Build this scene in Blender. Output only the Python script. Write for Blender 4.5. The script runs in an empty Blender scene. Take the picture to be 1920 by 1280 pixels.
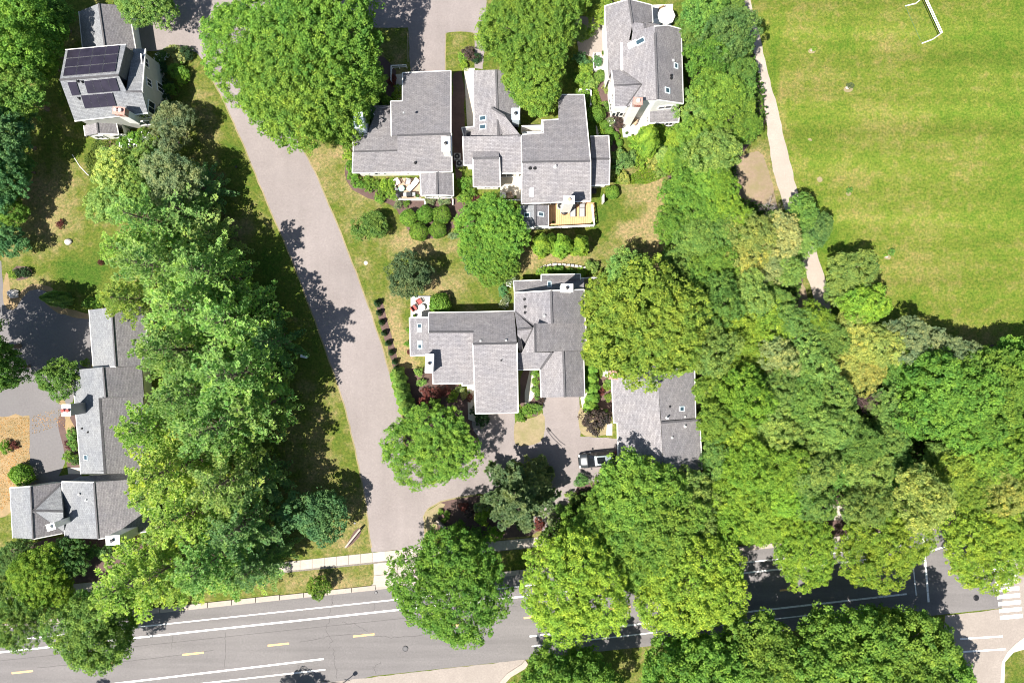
import bpy, math, random
import numpy as np
from mathutils import Vector, Matrix

# ------------------------------------------------------------------ camera, sky, sun, exposure
S = bpy.context.scene
C = bpy.data.collections.new('neighbourhood'); S.collection.children.link(C)
H = 90.0          # camera height in metres, looking straight down
PPM = 15.0        # photograph pixels per metre at ground level (1920 px wide)
cam_d = bpy.data.cameras.new('camera'); cam = bpy.data.objects.new('camera', cam_d); C.objects.link(cam)
cam.location = (0, 0, H); cam.rotation_euler = (0, 0, 0)
cam_d.angle = 2*math.atan(64.0/H); cam_d.clip_start = 1; cam_d.clip_end = 3000
S.camera = cam
SV = Vector((0.44, 0.35, -1.0))                      # shadow travel per metre of height
elev = math.atan2(1.0, math.hypot(0.44, 0.35)); azi = math.atan2(-0.44, -0.35)
W = bpy.data.worlds.new('World'); S.world = W; W.use_nodes = True
nt = W.node_tree; nt.nodes.clear()
sky = nt.nodes.new('ShaderNodeTexSky'); sky.sky_type = 'NISHITA'; sky.sun_disc = False
sky.sun_elevation = elev; sky.sun_rotation = azi; sky.air_density = 1.0; sky.dust_density = 1.0
bg = nt.nodes.new('ShaderNodeBackground'); bg.inputs[1].default_value = 0.062
wo = nt.nodes.new('ShaderNodeOutputWorld')
nt.links.new(sky.outputs[0], bg.inputs[0]); nt.links.new(bg.outputs[0], wo.inputs[0])
sd = bpy.data.lights.new('sun', 'SUN'); sd.energy = 4.9; sd.angle = math.radians(0.5); sd.color = (1.0, 0.95, 0.88)
sun = bpy.data.objects.new('sun', sd); C.objects.link(sun)
sun.rotation_euler = SV.to_track_quat('-Z', 'Y').to_euler(); sun.location = (-40, -32, 90)
S.view_settings.view_transform = 'Standard'; S.view_settings.look = 'None'
S.view_settings.exposure = 1.2; S.view_settings.gamma = 1.0
try: S.view_settings.use_curve_mapping = False
except Exception: pass
S.render.engine = 'CYCLES'; S.cycles.pixel_filter_type = 'BLACKMAN_HARRIS'; S.cycles.filter_width = 1.05

# ------------------------------------------------------------------ helpers
rnd = random.Random(7)
def P(px, py, z=0.0):
    "world point seen at a photograph pixel, at height z"
    k = (H - z)/(H*PPM)
    return Vector(((px-960)*k, (640-py)*k, z))
def nodes(name):
    m = bpy.data.materials.new(name); m.use_nodes = True
    t = m.node_tree; b = t.nodes['Principled BSDF']; return m, t, b
def N(t, typ, **kw):
    n = t.nodes.new(typ)
    for k, v in kw.items():
        if k in ('inputs',):
            for a, c in v.items(): n.inputs[a].default_value = c
        else: setattr(n, k, v)
    return n
def ramp(t, fac, stops):
    r = t.nodes.new('ShaderNodeValToRGB'); e = r.color_ramp.elements
    while len(e) < len(stops): e.new(0.5)
    for i, (p, c) in enumerate(stops):
        e[i].position = p; e[i].color = (*c, 1) if len(c) == 3 else c
    t.links.new(fac, r.inputs[0]); return r.outputs[0]
def noise(t, scale, detail=4, rough=0.55, vec=None):
    n = N(t, 'ShaderNodeTexNoise', inputs={'Scale': scale, 'Detail': detail, 'Roughness': rough})
    if vec is None:
        g = t.nodes.get('GEO') or N(t, 'ShaderNodeNewGeometry', name='GEO'); vec = g.outputs['Position']
    t.links.new(vec, n.inputs['Vector']); return n.outputs[0]
def mix(t, fac, a, b, mode='MIX'):
    n = t.nodes.new('ShaderNodeMix'); n.data_type = 'RGBA'; n.blend_type = mode
    for i, v in ((0, fac), (6, a), (7, b)):
        if hasattr(v, 'links'): t.links.new(v, n.inputs[i])
        elif i == 0: n.inputs[0].default_value = v
        else: n.inputs[i].default_value = (*v, 1)
    return n.outputs[2]
def bump(t, b, h, strength=0.3, dist=0.05):
    n = N(t, 'ShaderNodeBump', inputs={'Strength': strength, 'Distance': dist})
    t.links.new(h, n.inputs['Height']); t.links.new(n.outputs[0], b.inputs['Normal'])

def plain(name, col, rough=0.7, metal=0.0, var=0.0, sc=6.0):
    m, t, b = nodes(name); b.inputs['Roughness'].default_value = rough; b.inputs['Metallic'].default_value = metal
    b.inputs['Base Color'].default_value = (*col, 1)
    if var:
        f = noise(t, sc, 5)
        o = ramp(t, f, [(0.3, tuple(c*(1-var) for c in col)), (0.7, tuple(min(1, c*(1+var)) for c in col))])
        t.links.new(o, b.inputs['Base Color'])
    return m
M = {}
ALB = 0.68
# asphalt, aged: pinkish grey (private drive) and darker (main road)
def asphalt(name, a, c, stain, fine=9.0):
    a, c, stain = (tuple(x*ALB for x in q) for q in (a, c, stain))
    m, t, b = nodes(name)
    base = ramp(t, noise(t, 0.12, 6, 0.6), [(0.3, a), (0.7, c)])
    sp = ramp(t, noise(t, fine*.45, 4, 0.8), [(0.3, (.82, .82, .82)), (0.7, (1.16, 1.16, 1.16))])
    base = mix(t, 1.0, base, sp, 'MULTIPLY')
    st = ramp(t, noise(t, 0.5, 7, 0.7), [(0.40, (0, 0, 0)), (0.62, (.6, .6, .6))])
    base = mix(t, st, base, stain)
    t.links.new(base, b.inputs['Base Color']); b.inputs['Roughness'].default_value = 0.9
    bump(t, b, noise(t, 25, 2), 0.25, 0.02); return m
M['drive'] = asphalt('aged_drive_asphalt', (.285, .245, .232), (.335, .292, .278), (.30, .262, .25))
M['road'] = asphalt('road_asphalt', (.185, .172, .168), (.235, .218, .212), (.205, .19, .185))
M['oldroad'] = asphalt('dark_drive_asphalt', (.18, .168, .168), (.225, .21, .208), (.20, .188, .186))
def stretch(m, sx, sy, ang, lo, hi, sc=1.0):
    "multiply in long faint streaks along a road direction"
    t = m.node_tree; b = t.nodes['Principled BSDF']; g = t.nodes.get('GEO')
    mp = N(t, 'ShaderNodeMapping'); mp.inputs['Rotation'].default_value = (0, 0, ang); mp.inputs['Scale'].default_value = (sx, sy, 1)
    t.links.new(g.outputs['Position'], mp.inputs[0])
    f = noise(t, sc, 4, 0.5, mp.outputs[0])
    src = b.inputs['Base Color'].links[0].from_socket
    o = mix(t, 1.0, src, ramp(t, f, [(0.3, (lo, lo, lo)), (0.7, (hi, hi, hi))]), 'MULTIPLY')
    t.links.new(o, b.inputs['Base Color'])
stretch(M['road'], 0.05, 0.9, -math.radians(6.1), 0.88, 1.12)
stretch(M['drive'], 0.5, 0.05, math.radians(-20), 0.93, 1.06); stretch(M['drive'], .12, .12, 0, .93, 1.06); stretch(M['drive'], 1.2, 1.2, 0, .965, 1.03)
M['tan_concrete'] = asphalt('tan_concrete', (.35, .305, .265), (.41, .355, .31), (.32, .275, .24))
M['concrete'] = asphalt('sidewalk_concrete', (.50, .44, .37), (.60, .53, .45), (.46, .40, .34))
M['kerb'] = asphalt('kerb_concrete', (.46, .39, .33), (.55, .47, .40), (.42, .36, .31))
M['gravel'] = asphalt('gravel_path', (.44, .37, .31), (.54, .46, .39), (.40, .34, .28), 14)
M['cream'] = asphalt('cream_paving', (.66, .60, .50), (.74, .68, .58), (.60, .54, .45))
M['white_pat'] = asphalt('white_patio', (.72, .69, .63), (.8, .77, .71), (.66, .62, .56))
M['peach'] = asphalt('peach_paving', (.50, .36, .26), (.58, .43, .32), (.44, .32, .23))
M['joint'] = plain('joint_dirt', (.16, .14, .12), 0.95, 0, .3)
M['crack'] = plain('crack_filler', (.075, .068, .068), 0.9, 0, .2)
M['paint'] = plain('white_road_paint', (.74, .73, .70), 0.7, 0, .12, 5)
M['ypaint'] = plain('yellow_road_paint', (.70, .42, .15), 0.7, 0, .12, 5)
def worn(m, under, lo=.60):
    t = m.node_tree; b = t.nodes['Principled BSDF']; src = b.inputs['Base Color'].links[0].from_socket
    o = mix(t, ramp(t, noise(t, 2.2, 8, .8), [(lo-.03, (0, 0, 0)), (lo+.05, (.8, .8, .8))]), src, under); t.links.new(o, b.inputs['Base Color'])
worn(M['paint'], (.2, .19, .18), .57); worn(M['ypaint'], (.2, .19, .18), .56)
M['mulch'] = asphalt('mulch', (.085, .050, .042), (.15, .09, .078), (.19, .12, .10), 8)
M['litter'] = asphalt('fallen_leaves', (.33, .225, .11), (.44, .31, .16), (.24, .19, .09), 6)
M['straw'] = asphalt('dry_straw', (.31, .245, .135), (.40, .32, .19), (.20, .20, .06), 6)
M['bare'] = asphalt('bare_soil', (.30, .21, .15), (.37, .27, .19), (.22, .21, .07), 6)

def grass_mat(name, lush, mid, dry, park=False):
    m, t, b = nodes(name)
    at = N(t, 'ShaderNodeAttribute', attribute_name='dry')
    big = noise(t, 0.10 if park else 0.22, 6, 0.62); med = noise(t, 0.8, 6, 0.7); fin = noise(t, 3.4, 4, 0.85)
    a1 = N(t, 'ShaderNodeMath', operation='ADD'); t.links.new(big, a1.inputs[0]); t.links.new(at.outputs['Fac'], a1.inputs[1])
    a2 = N(t, 'ShaderNodeMath', operation='MULTIPLY_ADD', inputs={1: .85, 2: -.425}); t.links.new(med, a2.inputs[0])
    a3 = N(t, 'ShaderNodeMath', operation='ADD'); t.links.new(a1.outputs[0], a3.inputs[0]); t.links.new(a2.outputs[0], a3.inputs[1])
    col = ramp(t, a3.outputs[0], [(0.22, lush), (0.50, mid), (0.86, dry)])
    sp = ramp(t, fin, [(0.30, (.45, .50, .50)), (0.5, (1, 1, 1)), (0.70, (1.65, 1.55, 1.45))])
    col = mix(t, 1.0, col, sp, 'MULTIPLY')
    tint = ramp(t, noise(t, 1.7, 5, .7), [(0.35, (.84, 1.0, .8)), (0.65, (1.16, 1.0, 1.15))])
    col = mix(t, 1.0, col, tint, 'MULTIPLY')
    t.links.new(col, b.inputs['Base Color']); b.inputs['Roughness'].default_value = 0.95
    b.inputs['Specular IOR Level'].default_value = 0.1
    bump(t, b, noise(t, 9, 3, .7), 0.7, 0.08); return m
M['lawn'] = grass_mat('lawn_grass', (.048, .092, .012), (.088, .112, .019), (.205, .170, .078))
M['park'] = grass_mat('park_grass', (.064, .118, .012), (.106, .142, .020), (.190, .165, .056), True); stretch(M['park'], .02, .35, math.radians(62), .80, 1.17)

def shingle(name, a, c):
    a, c = (tuple(x*.79 for x in q) for q in (a, c))
    m, t, b = nodes(name)
    uv = N(t, 'ShaderNodeUVMap')
    br = N(t, 'ShaderNodeTexBrick', inputs={'Scale': 1.0, 'Mortar Size': 0.012, 'Brick Width': 0.42, 'Row Height': 0.16, 'Bias': 0.0,
           'Color1': (*a, 1), 'Color2': (*c, 1), 'Mortar': (*[x*.5 for x in a], 1)})
    t.links.new(uv.outputs[0], br.inputs['Vector'])
    sp = ramp(t, noise(t, 3.6, 4, .85), [(0.32, (.74, .74, .75)), (0.5, (1, 1, 1)), (0.68, (1.27, 1.27, 1.26))])
    col = mix(t, 1.0, br.outputs[0], sp, 'MULTIPLY')
    big = ramp(t, noise(t, .35, 6, .65), [(0.3, (.86, .87, .90)), (0.7, (1.12, 1.10, 1.06))])
    col = mix(t, 1.0, col, big, 'MULTIPLY')
    g = t.nodes.get('GEO'); mp = N(t, 'ShaderNodeMapping'); mp.inputs['Scale'].default_value = (.35, 1.6, 1); t.links.new(uv.outputs[0], mp.inputs[0])
    col = mix(t, 1.0, col, ramp(t, noise(t, 1.0, 5, .6, mp.outputs[0]), [(0.3, (.95, .95, .955)), (0.7, (1.04, 1.04, 1.04))]), 'MULTIPLY')
    oi = N(t, 'ShaderNodeObjectInfo'); col = mix(t, 1.0, col, ramp(t, oi.outputs['Random'], [(0, (.94, .94, .95)), (1, (1.06, 1.05, 1.04))]), 'MULTIPLY')
    t.links.new(col, b.inputs['Base Color']); b.inputs['Roughness'].default_value = 0.92
    bump(t, b, br.outputs['Fac'], -0.5, 0.02); return m
M['sh_sunlit'] = shingle('sunlit_grey_shingles', (.225, .215, .225), (.285, .275, .285))  # sunlight painted in: lighter grey, mostly for slopes turned south and west
M['sh_mid_shade'] = shingle('grey_and_shaded_shingles', (.20, .19, .198), (.25, .24, .248))  # plain grey roofs, and shade painted into slopes turned from the sun
M['sh_blue'] = shingle('blue_grey_and_sunlit_shingles', (.215, .225, .24), (.265, .277, .29))  # blue-grey roofs; on gables, sunlight painted into the west slope's tone
M['sh_cheek'] = shingle('weathered_cedar_shingles', (.27, .27, .26), (.33, .33, .32))
M['cap'] = plain('ridge_cap_shingle', (.075, .072, .076), .9, 0, .25)
def siding(name, col):
    m, t, b = nodes(name)
    g = N(t, 'ShaderNodeNewGeometry', name='GEO'); sx = N(t, 'ShaderNodeSeparateXYZ'); t.links.new(g.outputs['Position'], sx.inputs[0])
    f = N(t, 'ShaderNodeMath', operation='MULTIPLY', inputs={1: 5.5}); t.links.new(sx.outputs[2], f.inputs[0])
    fr = N(t, 'ShaderNodeMath', operation='FRACT'); t.links.new(f.outputs[0], fr.inputs[0])
    o = ramp(t, fr.outputs[0], [(0.0, tuple(c*.7 for c in col)), (0.12, col), (1, col)])
    o = mix(t, 1.0, o, ramp(t, noise(t, 1.5, 5), [(0.3, (.93, .93, .92)), (.7, (1.04, 1.04, 1.04))]), 'MULTIPLY')
    t.links.new(o, b.inputs['Base Color']); b.inputs['Roughness'].default_value = .75
    bump(t, b, fr.outputs[0], .4, .02); return m
M['siding'] = siding('white_siding', (.82, .80, .76))
M['gsiding'] = siding('grey_siding', (.44, .44, .41))
M['trim'] = plain('white_trim', (.78, .76, .72), .55, 0, .05)
M['wmetal'] = plain('pale_blue_white_metal', (.62, .70, .74), .4, 0.0, .05)
M['glass'] = plain('window_glass', (.02, .03, .04), .08)
M['skyglass'] = plain('skylight_glass', (.035, .065, .085), .15)
M['skyblind'] = plain('skylight_blind', (.70, .76, .80), .3)
def brick_mat():
    m, t, b = nodes('brick')
    g = N(t, 'ShaderNodeTexCoord'); br = N(t, 'ShaderNodeTexBrick', inputs={'Scale': 1.0, 'Mortar Size': 0.012, 'Brick Width': 0.22, 'Row Height': 0.075,
        'Color1': (.30, .10, .07, 1), 'Color2': (.38, .15, .11, 1), 'Mortar': (.42, .36, .32, 1)})
    t.links.new(g.outputs['Object'], br.inputs['Vector']); t.links.new(br.outputs[0], b.inputs['Base Color']); b.inputs['Roughness'].default_value = .9
    return m
M['brick'] = brick_mat()
M['pot'] = plain('pale_clay', (.62, .50, .44), .7, 0, .1)
M['darkmetal'] = plain('dark_metal', (.03, .03, .032), .4, .6)
M['black'] = plain('black_plastic', (.015, .015, .017), .45)
M['panel'] = plain('solar_cells', (.022, .018, .028), .25, .0, .25, 1.2)
M['alu'] = plain('aluminium', (.35, .36, .38), .5, .6)
M['bark'] = plain('bark', (.14, .105, .08), .95, 0, .3, 4)
M['greybark'] = plain('grey_bare_twigs', (.30, .27, .25), .95, 0, .3, 4)
M['redbark'] = plain('reddish_bare_twigs', (.17, .11, .10), .95, 0, .3, 4)
M['wood'] = plain('deck_wood', (.50, .29, .14), .75, 0, .1, 3)
M['dwood'] = plain('brown_wood', (.17, .10, .07), .8, 0, .2)
M['stone'] = plain('pale_stone', (.42, .39, .36), .9, 0, .3, 3)
M['canvas'] = plain('cream_canvas', (.78, .75, .70), .8, 0, .04)
M['redcush'] = plain('red_cushion', (.30, .07, .06), .8, 0, .15)
M['tan'] = plain('tan_wicker', (.38, .28, .18), .8, 0, .25)
M['teal'] = plain('pale_green_plastic', (.25, .50, .40), .5)
M['grey'] = plain('mid_grey_plastic', (.28, .28, .28), .6)
M['net'] = plain('goal_net', (.07, .13, .06), .8)
M['carpaint'] = plain('silver_blue_car_paint', (.035, .040, .045), .35, .2)
M['carroof'] = plain('pale_car_roof', (.20, .24, .25), .4, .1)
M['carglass'] = plain('dark_car_glass', (.01, .012, .015), .05)
M['tail'] = plain('tail_lamp_red', (.35, .02, .02), .2)
M['lampw'] = plain('lamp_lens', (.7, .7, .68), .2)

def leaf_mat(name, trans=0.34):
    m, t, b = nodes(name)
    oi = N(t, 'ShaderNodeObjectInfo'); at = N(t, 'ShaderNodeAttribute', attribute_name='var')
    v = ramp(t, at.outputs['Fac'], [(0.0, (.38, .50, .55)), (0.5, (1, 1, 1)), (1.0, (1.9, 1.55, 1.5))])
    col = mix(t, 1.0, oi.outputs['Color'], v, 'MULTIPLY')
    tc_ = N(t, 'ShaderNodeTexCoord')
    col = mix(t, 1.0, col, ramp(t, noise(t, .55, 4, .6, tc_.outputs['Object']), [(0.32, (.78, .92, 1.05)), (0.68, (1.28, 1.10, .95))]), 'MULTIPLY')
    t.links.new(col, b.inputs['Base Color']); b.inputs['Roughness'].default_value = .62
    b.inputs['Specular IOR Level'].default_value = .12
    tr = N(t, 'ShaderNodeBsdfTranslucent')
    tc = mix(t, 1.0, col, (1.25, 1.5, .6), 'MULTIPLY'); t.links.new(tc, tr.inputs[0])
    ms = N(t, 'ShaderNodeMixShader', inputs={0: trans}); t.links.new(b.outputs[0], ms.inputs[1]); t.links.new(tr.outputs[0], ms.inputs[2])
    t.links.new(ms.outputs[0], t.nodes['Material Output'].inputs[0]); return m
M['leaf'] = leaf_mat('leaves')
M['needle'] = leaf_mat('needles', .40)
M['flower'] = plain('white_petals', (.78, .80, .74), .7)

# ---- object makers
def wpos(o):
    v = Vector((0, 0, 0))
    while o is not None: v += o.location; o = o.parent
    return v
def tag(o, label=None, cat=None, group=None, kind=None):
    if label: o['label'] = label
    if cat: o['category'] = cat
    if group: o['group'] = group
    if kind: o['kind'] = kind
    return o
def thing(name, loc, label, cat, group=None, rz=0):
    o = bpy.data.objects.new(name, None); C.objects.link(o); o.location = loc; o.rotation_euler = (0, 0, rz)
    o.empty_display_size = .3
    return tag(o, label, cat, group)
class MB:
    def __init__(s): s.v = []; s.f = []; s.uv = []
    def add(s, vs, fs):
        n = len(s.v); s.v += [Vector(v) for v in vs]; s.f += [tuple(i+n for i in f) for f in fs]; return s
    def box(s, x, y, z, sx, sy, sz, rz=0, taper=1.0):
        "centre x,y, bottom z"
        c, q = math.cos(rz), math.sin(rz); vs = []
        for k, zz in ((1.0, z), (taper, z+sz)):
            for a, b in ((-1, -1), (1, -1), (1, 1), (-1, 1)):
                u, w = a*sx/2*k, b*sy/2*k; vs.append((x+u*c-w*q, y+u*q+w*c, zz))
        return s.add(vs, [(3, 2, 1, 0), (4, 5, 6, 7), (0, 1, 5, 4), (1, 2, 6, 5), (2, 3, 7, 6), (3, 0, 4, 7)])
    def tube(s, a, b, r0, r1=None, n=7, cap=True):
        a = Vector(a); b = Vector(b); r1 = r0 if r1 is None else r1; d = (b-a)
        if d.length < 1e-6: return s
        q = d.to_track_quat('Z', 'Y'); vs = []
        for p, r in ((a, r0), (b, r1)):
            for i in range(n):
                t_ = 2*math.pi*i/n; vs.append(p + q @ Vector((r*math.cos(t_), r*math.sin(t_), 0)))
        fs = [(i, (i+1) % n, n+(i+1) % n, n+i) for i in range(n)]
        if cap: fs += [tuple(range(n-1, -1, -1)), tuple(range(n, 2*n))]
        return s.add(vs, fs)
    def lathe(s, x, y, prof, n=14):
        vs = []
        for r, z in prof:
            for i in range(n):
                t_ = 2*math.pi*i/n; vs.append((x+r*math.cos(t_), y+r*math.sin(t_), z))
        fs = [(k*n+i, k*n+(i+1) % n, (k+1)*n+(i+1) % n, (k+1)*n+i) for k in range(len(prof)-1) for i in range(n)]
        fs += [tuple(range(n-1, -1, -1)), tuple((len(prof)-1)*n+i for i in range(n))]
        return s.add(vs, fs)
    def prism(s, top, dz):
        "polygon with thickness dz downward"
        n = len(top); b = [Vector(p)-Vector((0, 0, dz)) for p in top]
        return s.add(list(top)+b, [tuple(range(n)), tuple(range(2*n-1, n-1, -1))]+[(i, n+i, n+(i+1) % n, (i+1) % n) for i in range(n)])
    def build(s, name, mat, parent=None, smooth=False):
        w = wpos(parent) if parent is not None else Vector((0, 0, 0))
        me = bpy.data.meshes.new(name); me.from_pydata([v-w for v in s.v], [], s.f)
        me.materials.append(mat); o = bpy.data.objects.new(name, me); C.objects.link(o)
        if parent is not None: o.parent = parent
        if smooth: me.polygons.foreach_set('use_smooth', [True]*len(me.polygons))
        me.update(); return o
def struct(o): o['kind'] = 'structure'; return o

def jitter_edges(pts, step=0.8, amp=0.12, seed=1, closed=True):
    r = random.Random(seed); out = []
    n = len(pts)
    for i in range(n if closed else n-1):
        a, b = Vector(pts[i]), Vector(pts[(i+1) % n]); L = (b-a).length; k = max(1, int(L/step))
        d = (b-a).normalized() if L > 0 else Vector((1, 0, 0)); nn = Vector((-d.y, d.x, 0))
        for j in range(k):
            p = a.lerp(b, j/k); out.append(p + nn*(r.uniform(-amp, amp) if j else 0))
    return out
def smooth_poly(pts, it=2):
    for _ in range(it):
        out = []
        for i in range(len(pts)):
            a, b = Vector(pts[i]), Vector(pts[(i+1) % len(pts)]); out += [a.lerp(b, .25), a.lerp(b, .75)]
        pts = out
    return pts
def sheet(name, px, z, mat, amp=0.0, seed=1, rnd_it=0, parent=None, step=.8, thick=0.0):
    pts = [P(x, y, 0) for x, y in px]
    if rnd_it: pts = smooth_poly(pts, rnd_it)
    if amp: pts = jitter_edges(pts, step, amp, seed)
    pts = [Vector((p.x, p.y, z)) for p in pts]
    # keep counter-clockwise
    A = sum(pts[i].x*pts[(i+1) % len(pts)].y-pts[(i+1) % len(pts)].x*pts[i].y for i in range(len(pts)))
    if A < 0: pts.reverse()
    m = MB()
    if thick: m.prism(pts, thick)
    else: m.add(pts, [tuple(range(len(pts)))])
    o = m.build(name, mat, parent)
    return o

# ------------------------------------------------------------------ ground
DRY = [  # px, py, rx, ry, amount (positive: dry, negative: lush)
 (80,420,55,90,.30),(60,350,35,25,.35),(110,500,60,40,-.30),(150,520,60,30,-.25),(150,400,50,60,.10),(60,530,60,20,.45),(385,260,30,120,.05),
 (350,110,25,30,.05),(470,420,60,40,.20),(440,440,30,20,.35),(500,560,50,160,-.25),(600,790,45,60,.18),(560,880,60,40,.22),(660,960,40,60,.30),
 (640,1020,60,20,.30),(600,1090,110,22,.25),(560,1075,40,15,-.1),(600,330,22,60,.18),(700,355,60,22,.35),(650,330,40,40,.1),(770,450,60,20,.45),(800,470,60,14,.25),
 (700,480,50,50,.02),(860,520,60,50,.12),(820,540,60,20,.3),(690,560,20,60,.2),(740,620,14,60,.6),(755,690,22,50,.75),(770,740,22,40,.6),
 (740,740,16,80,-.2),(1200,350,50,30,.15),(1230,400,14,90,.7),(1180,435,22,12,.5),(988,488,12,18,.7),(1200,372,30,22,.1),(1180,430,30,22,.3),(1150,470,80,30,.05),(990,490,18,22,.45),(1060,488,60,8,.55),(1225,460,14,60,.6),
 (1150,400,40,30,-.05),(990,430,30,20,.2),(1110,220,30,60,-.4),(1130,160,18,40,.1),(1240,310,50,30,.1),(590,300,20,25,.35),(640,285,30,14,.4),
 (870,95,28,25,-.1),(750,110,8,40,.4),(40,800,60,60,.6),(30,930,30,40,.5),(200,1040,30,50,.45),(120,1125,60,10,.4),(1570,1000,22,14,.7),(1000,1010,80,16,.5),
 (1860,1030,80,14,.4),(1700,1010,20,8,.6),(1100,470,120,12,.2),(725,200,30,60,.2),(700,110,30,30,.2),(1400,340,60,60,.5)]
def dryness(x, y, offs=()):
    px, py = x*PPM+960, 640-y*PPM; s = 0
    for a, b, rx, ry, k in DRY:
        d = ((px-a)/rx)**2+((py-b)/ry)**2
        if d < 6: s += k*math.exp(-d*1.1)
    return s
def grid(name, x0, x1, y0, y1, st, z, mat, fn):
    xs = np.arange(x0, x1+.01, st); ys = np.arange(y0, y1+.01, st); nx, ny = len(xs), len(ys)
    vs = [(x, y, z) for y in ys for x in xs]
    fs = [(j*nx+i, j*nx+i+1, (j+1)*nx+i+1, (j+1)*nx+i) for j in range(ny-1) for i in range(nx-1)]
    me = bpy.data.meshes.new(name); me.from_pydata(vs, [], fs); me.materials.append(mat)
    a = me.attributes.new('dry', 'FLOAT', 'POINT'); a.data.foreach_set('value', [fn(x, y) for x, y, _ in vs])
    o = bpy.data.objects.new(name, me); C.objects.link(o); return struct(o)
g0 = grid('lawn', -80, 80, -60, 60, 0.8, 0.0, M['lawn'], dryness)
# the land goes on to the horizon round that
m = MB(); B = 2500
m.add([(-B, -B, -.004), (B, -B, -.004), (B, B, -.004), (-B, B, -.004)], [(0, 1, 2, 3)]); struct(m.build('ground', M['lawn']))
# sports field, its own grass
PD = [(1600,260,50,40,.15),(1900,200,60,300,-.12),(1560,170,60,60,.10),(1590,70,40,40,-.08),(1700,90,80,40,.10),(1700,440,80,60,.12),(1600,330,60,14,.25),(1690,520,60,60,.10),
      (1560,220,60,30,-.12),(1860,640,60,20,.25),(1640,420,30,30,.12),(1510,160,20,60,-.05),(1458,100,14,140,-.3),(1465,180,6,90,.4),(1720,560,40,30,-.25),(1780,400,60,60,-.1),(1830,90,60,60,-.05),(1540,460,50,80,-.18),(1520,430,20,60,-.2)]
def parkdry(x, y):
    px, py = x*PPM+960, 640-y*PPM
    return .02+sum(k*math.exp(-(((px-a)/rx)**2+((py-b)/ry)**2)) for a, b, rx, ry, k in PD)
def field():
    xs = np.arange(28, 120, .8); ys = np.arange(-8, 70, .8)
    vs = [];
    nx, ny = len(xs), len(ys)
    for y in ys:
        left = (1404-960+(640-640)*0)/15
        for x in xs:
            py = 640-y*PPM; lx = (1404+max(-600, py)*.247-960)/PPM
            vs.append((max(x, lx) if x < lx+.8 else x, y, .004))
    keep = []
    for j in range(ny-1):
        for i in range(nx-1):
            q = (j*nx+i, j*nx+i+1, (j+1)*nx+i+1, (j+1)*nx+i)
            if abs(vs[q[1]][0]-vs[q[0]][0]) < 1e-4 and abs(vs[q[2]][0]-vs[q[3]][0]) < 1e-4: continue
            keep.append(q)
    me = bpy.data.meshes.new('sports_field'); me.from_pydata(vs, [], keep); me.materials.append(M['park'])
    a = me.attributes.new('dry', 'FLOAT', 'POINT'); a.data.foreach_set('value', [parkdry(x, y) for x, y, _ in vs])
    o = bpy.data.objects.new('sports_field', me); C.objects.link(o); struct(o)
field()

# main road and everything on it
def ky(x): return 1180-.1061*x      # north edge of the carriageway
def sy(x): return 1342-.108*x       # south edge
X0, X1 = -900, 2900
road = struct(sheet('main_road', [(X0, ky(X0)), (X1, ky(X1)), (X1, sy(X1)), (1770, sy(1770)), (700, sy(700)), (600, 1290), (600, 1330), (X0, 1330-.108*(X0-600))], .008, M['road']))
struct(sheet('concrete_apron', [(600, 1281), (650, 1274), (985, sy(985)), (960, 1262), (900, 1330), (560, 1330)], .012, M['tan_concrete'], .05, 3))
struct(sheet('concrete_roadway', [(1772, 1153), (1878, 1141), (1925, 1137), (2300, 1096), (2300, 1160), (1915, 1190), (1880, 1225), (1850, 1330), (1760, 1330)], .012, M['tan_concrete'], .05, 4))
struct(sheet('side_road', [(1890, 1010), (1960, 900), (2100, 900), (2060, 1100), (1900, 1330), (1850, 1330), (1876, 1160)], .016, M['tan_concrete']))
def strip(name, pts, w, z, mat, parent, dash=None, amp=0):
    "a painted line: pts in pixels, w in metres"
    ps = [P(x, y) for x, y in pts]; m = MB(); L = []; R = []
    for i, p in enumerate(ps):
        a = ps[max(0, i-1)]; b = ps[min(len(ps)-1, i+1)]; d = (b-a).normalized(); n = Vector((-d.y, d.x, 0))*w/2
        L.append(Vector((p.x+n.x, p.y+n.y, z))); R.append(Vector((p.x-n.x, p.y-n.y, z)))
    vs = L+R; k = len(ps)
    m.add(vs, [(i, k+i, k+i+1, i+1) for i in range(k-1)]); return m.build(name, mat, parent)
def lin(a, s, x0, x1): return [(x, a+s*x) for x in (x0, (x0+x1)/2, x1)]
strip('lane_line', lin(1202, -.1060, -400, 1700), .15, .016, M['paint'], road)
strip('lane_line', lin(1222, -.1065, -400, 1650), .22, .016, M['paint'], road)
strip('lane_line', lin(1306, -.1180, -300, 607), .22, .016, M['paint'], road)
strip('lane_line', lin(1323, -.1125, -100, 610), .18, .016, M['paint'], road)
strip('lane_line', lin(1304, -.1125, 993, 1700), .22, .016, M['paint'], road)
strip('lane_line', lin(1323, -.1125, 997, 1640), .15, .016, M['paint'], road)
strip('lane_line', [(1745, 1033), (1762, 1027), (1800, 1018)], .2, .016, M['paint'], road)
strip('lane_line', [(1800, 1197), (1880, 1192)], .22, .020, M['paint'], road)
strip('lane_line', [(1806, 1221), (1886, 1216)], .22, .020, M['paint'], road)
strip('stop_line', [(1731, 1008), (1741, 1128)], .26, .020, M['paint'], road)
strip('stop_line', [(1712, 1060), (1718, 1116)], .14, .020, M['paint'], road)
for k in range(-1, 12):
    x = 22+160*k; strip('centre_dash', lin(1263.5, -.1075, x, x+40), .24, .016, M['ypaint'], road)
strip('centre_dash', [(1909, 1066), (1960, 1058)], .24, .020, M['ypaint'], road)
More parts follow.
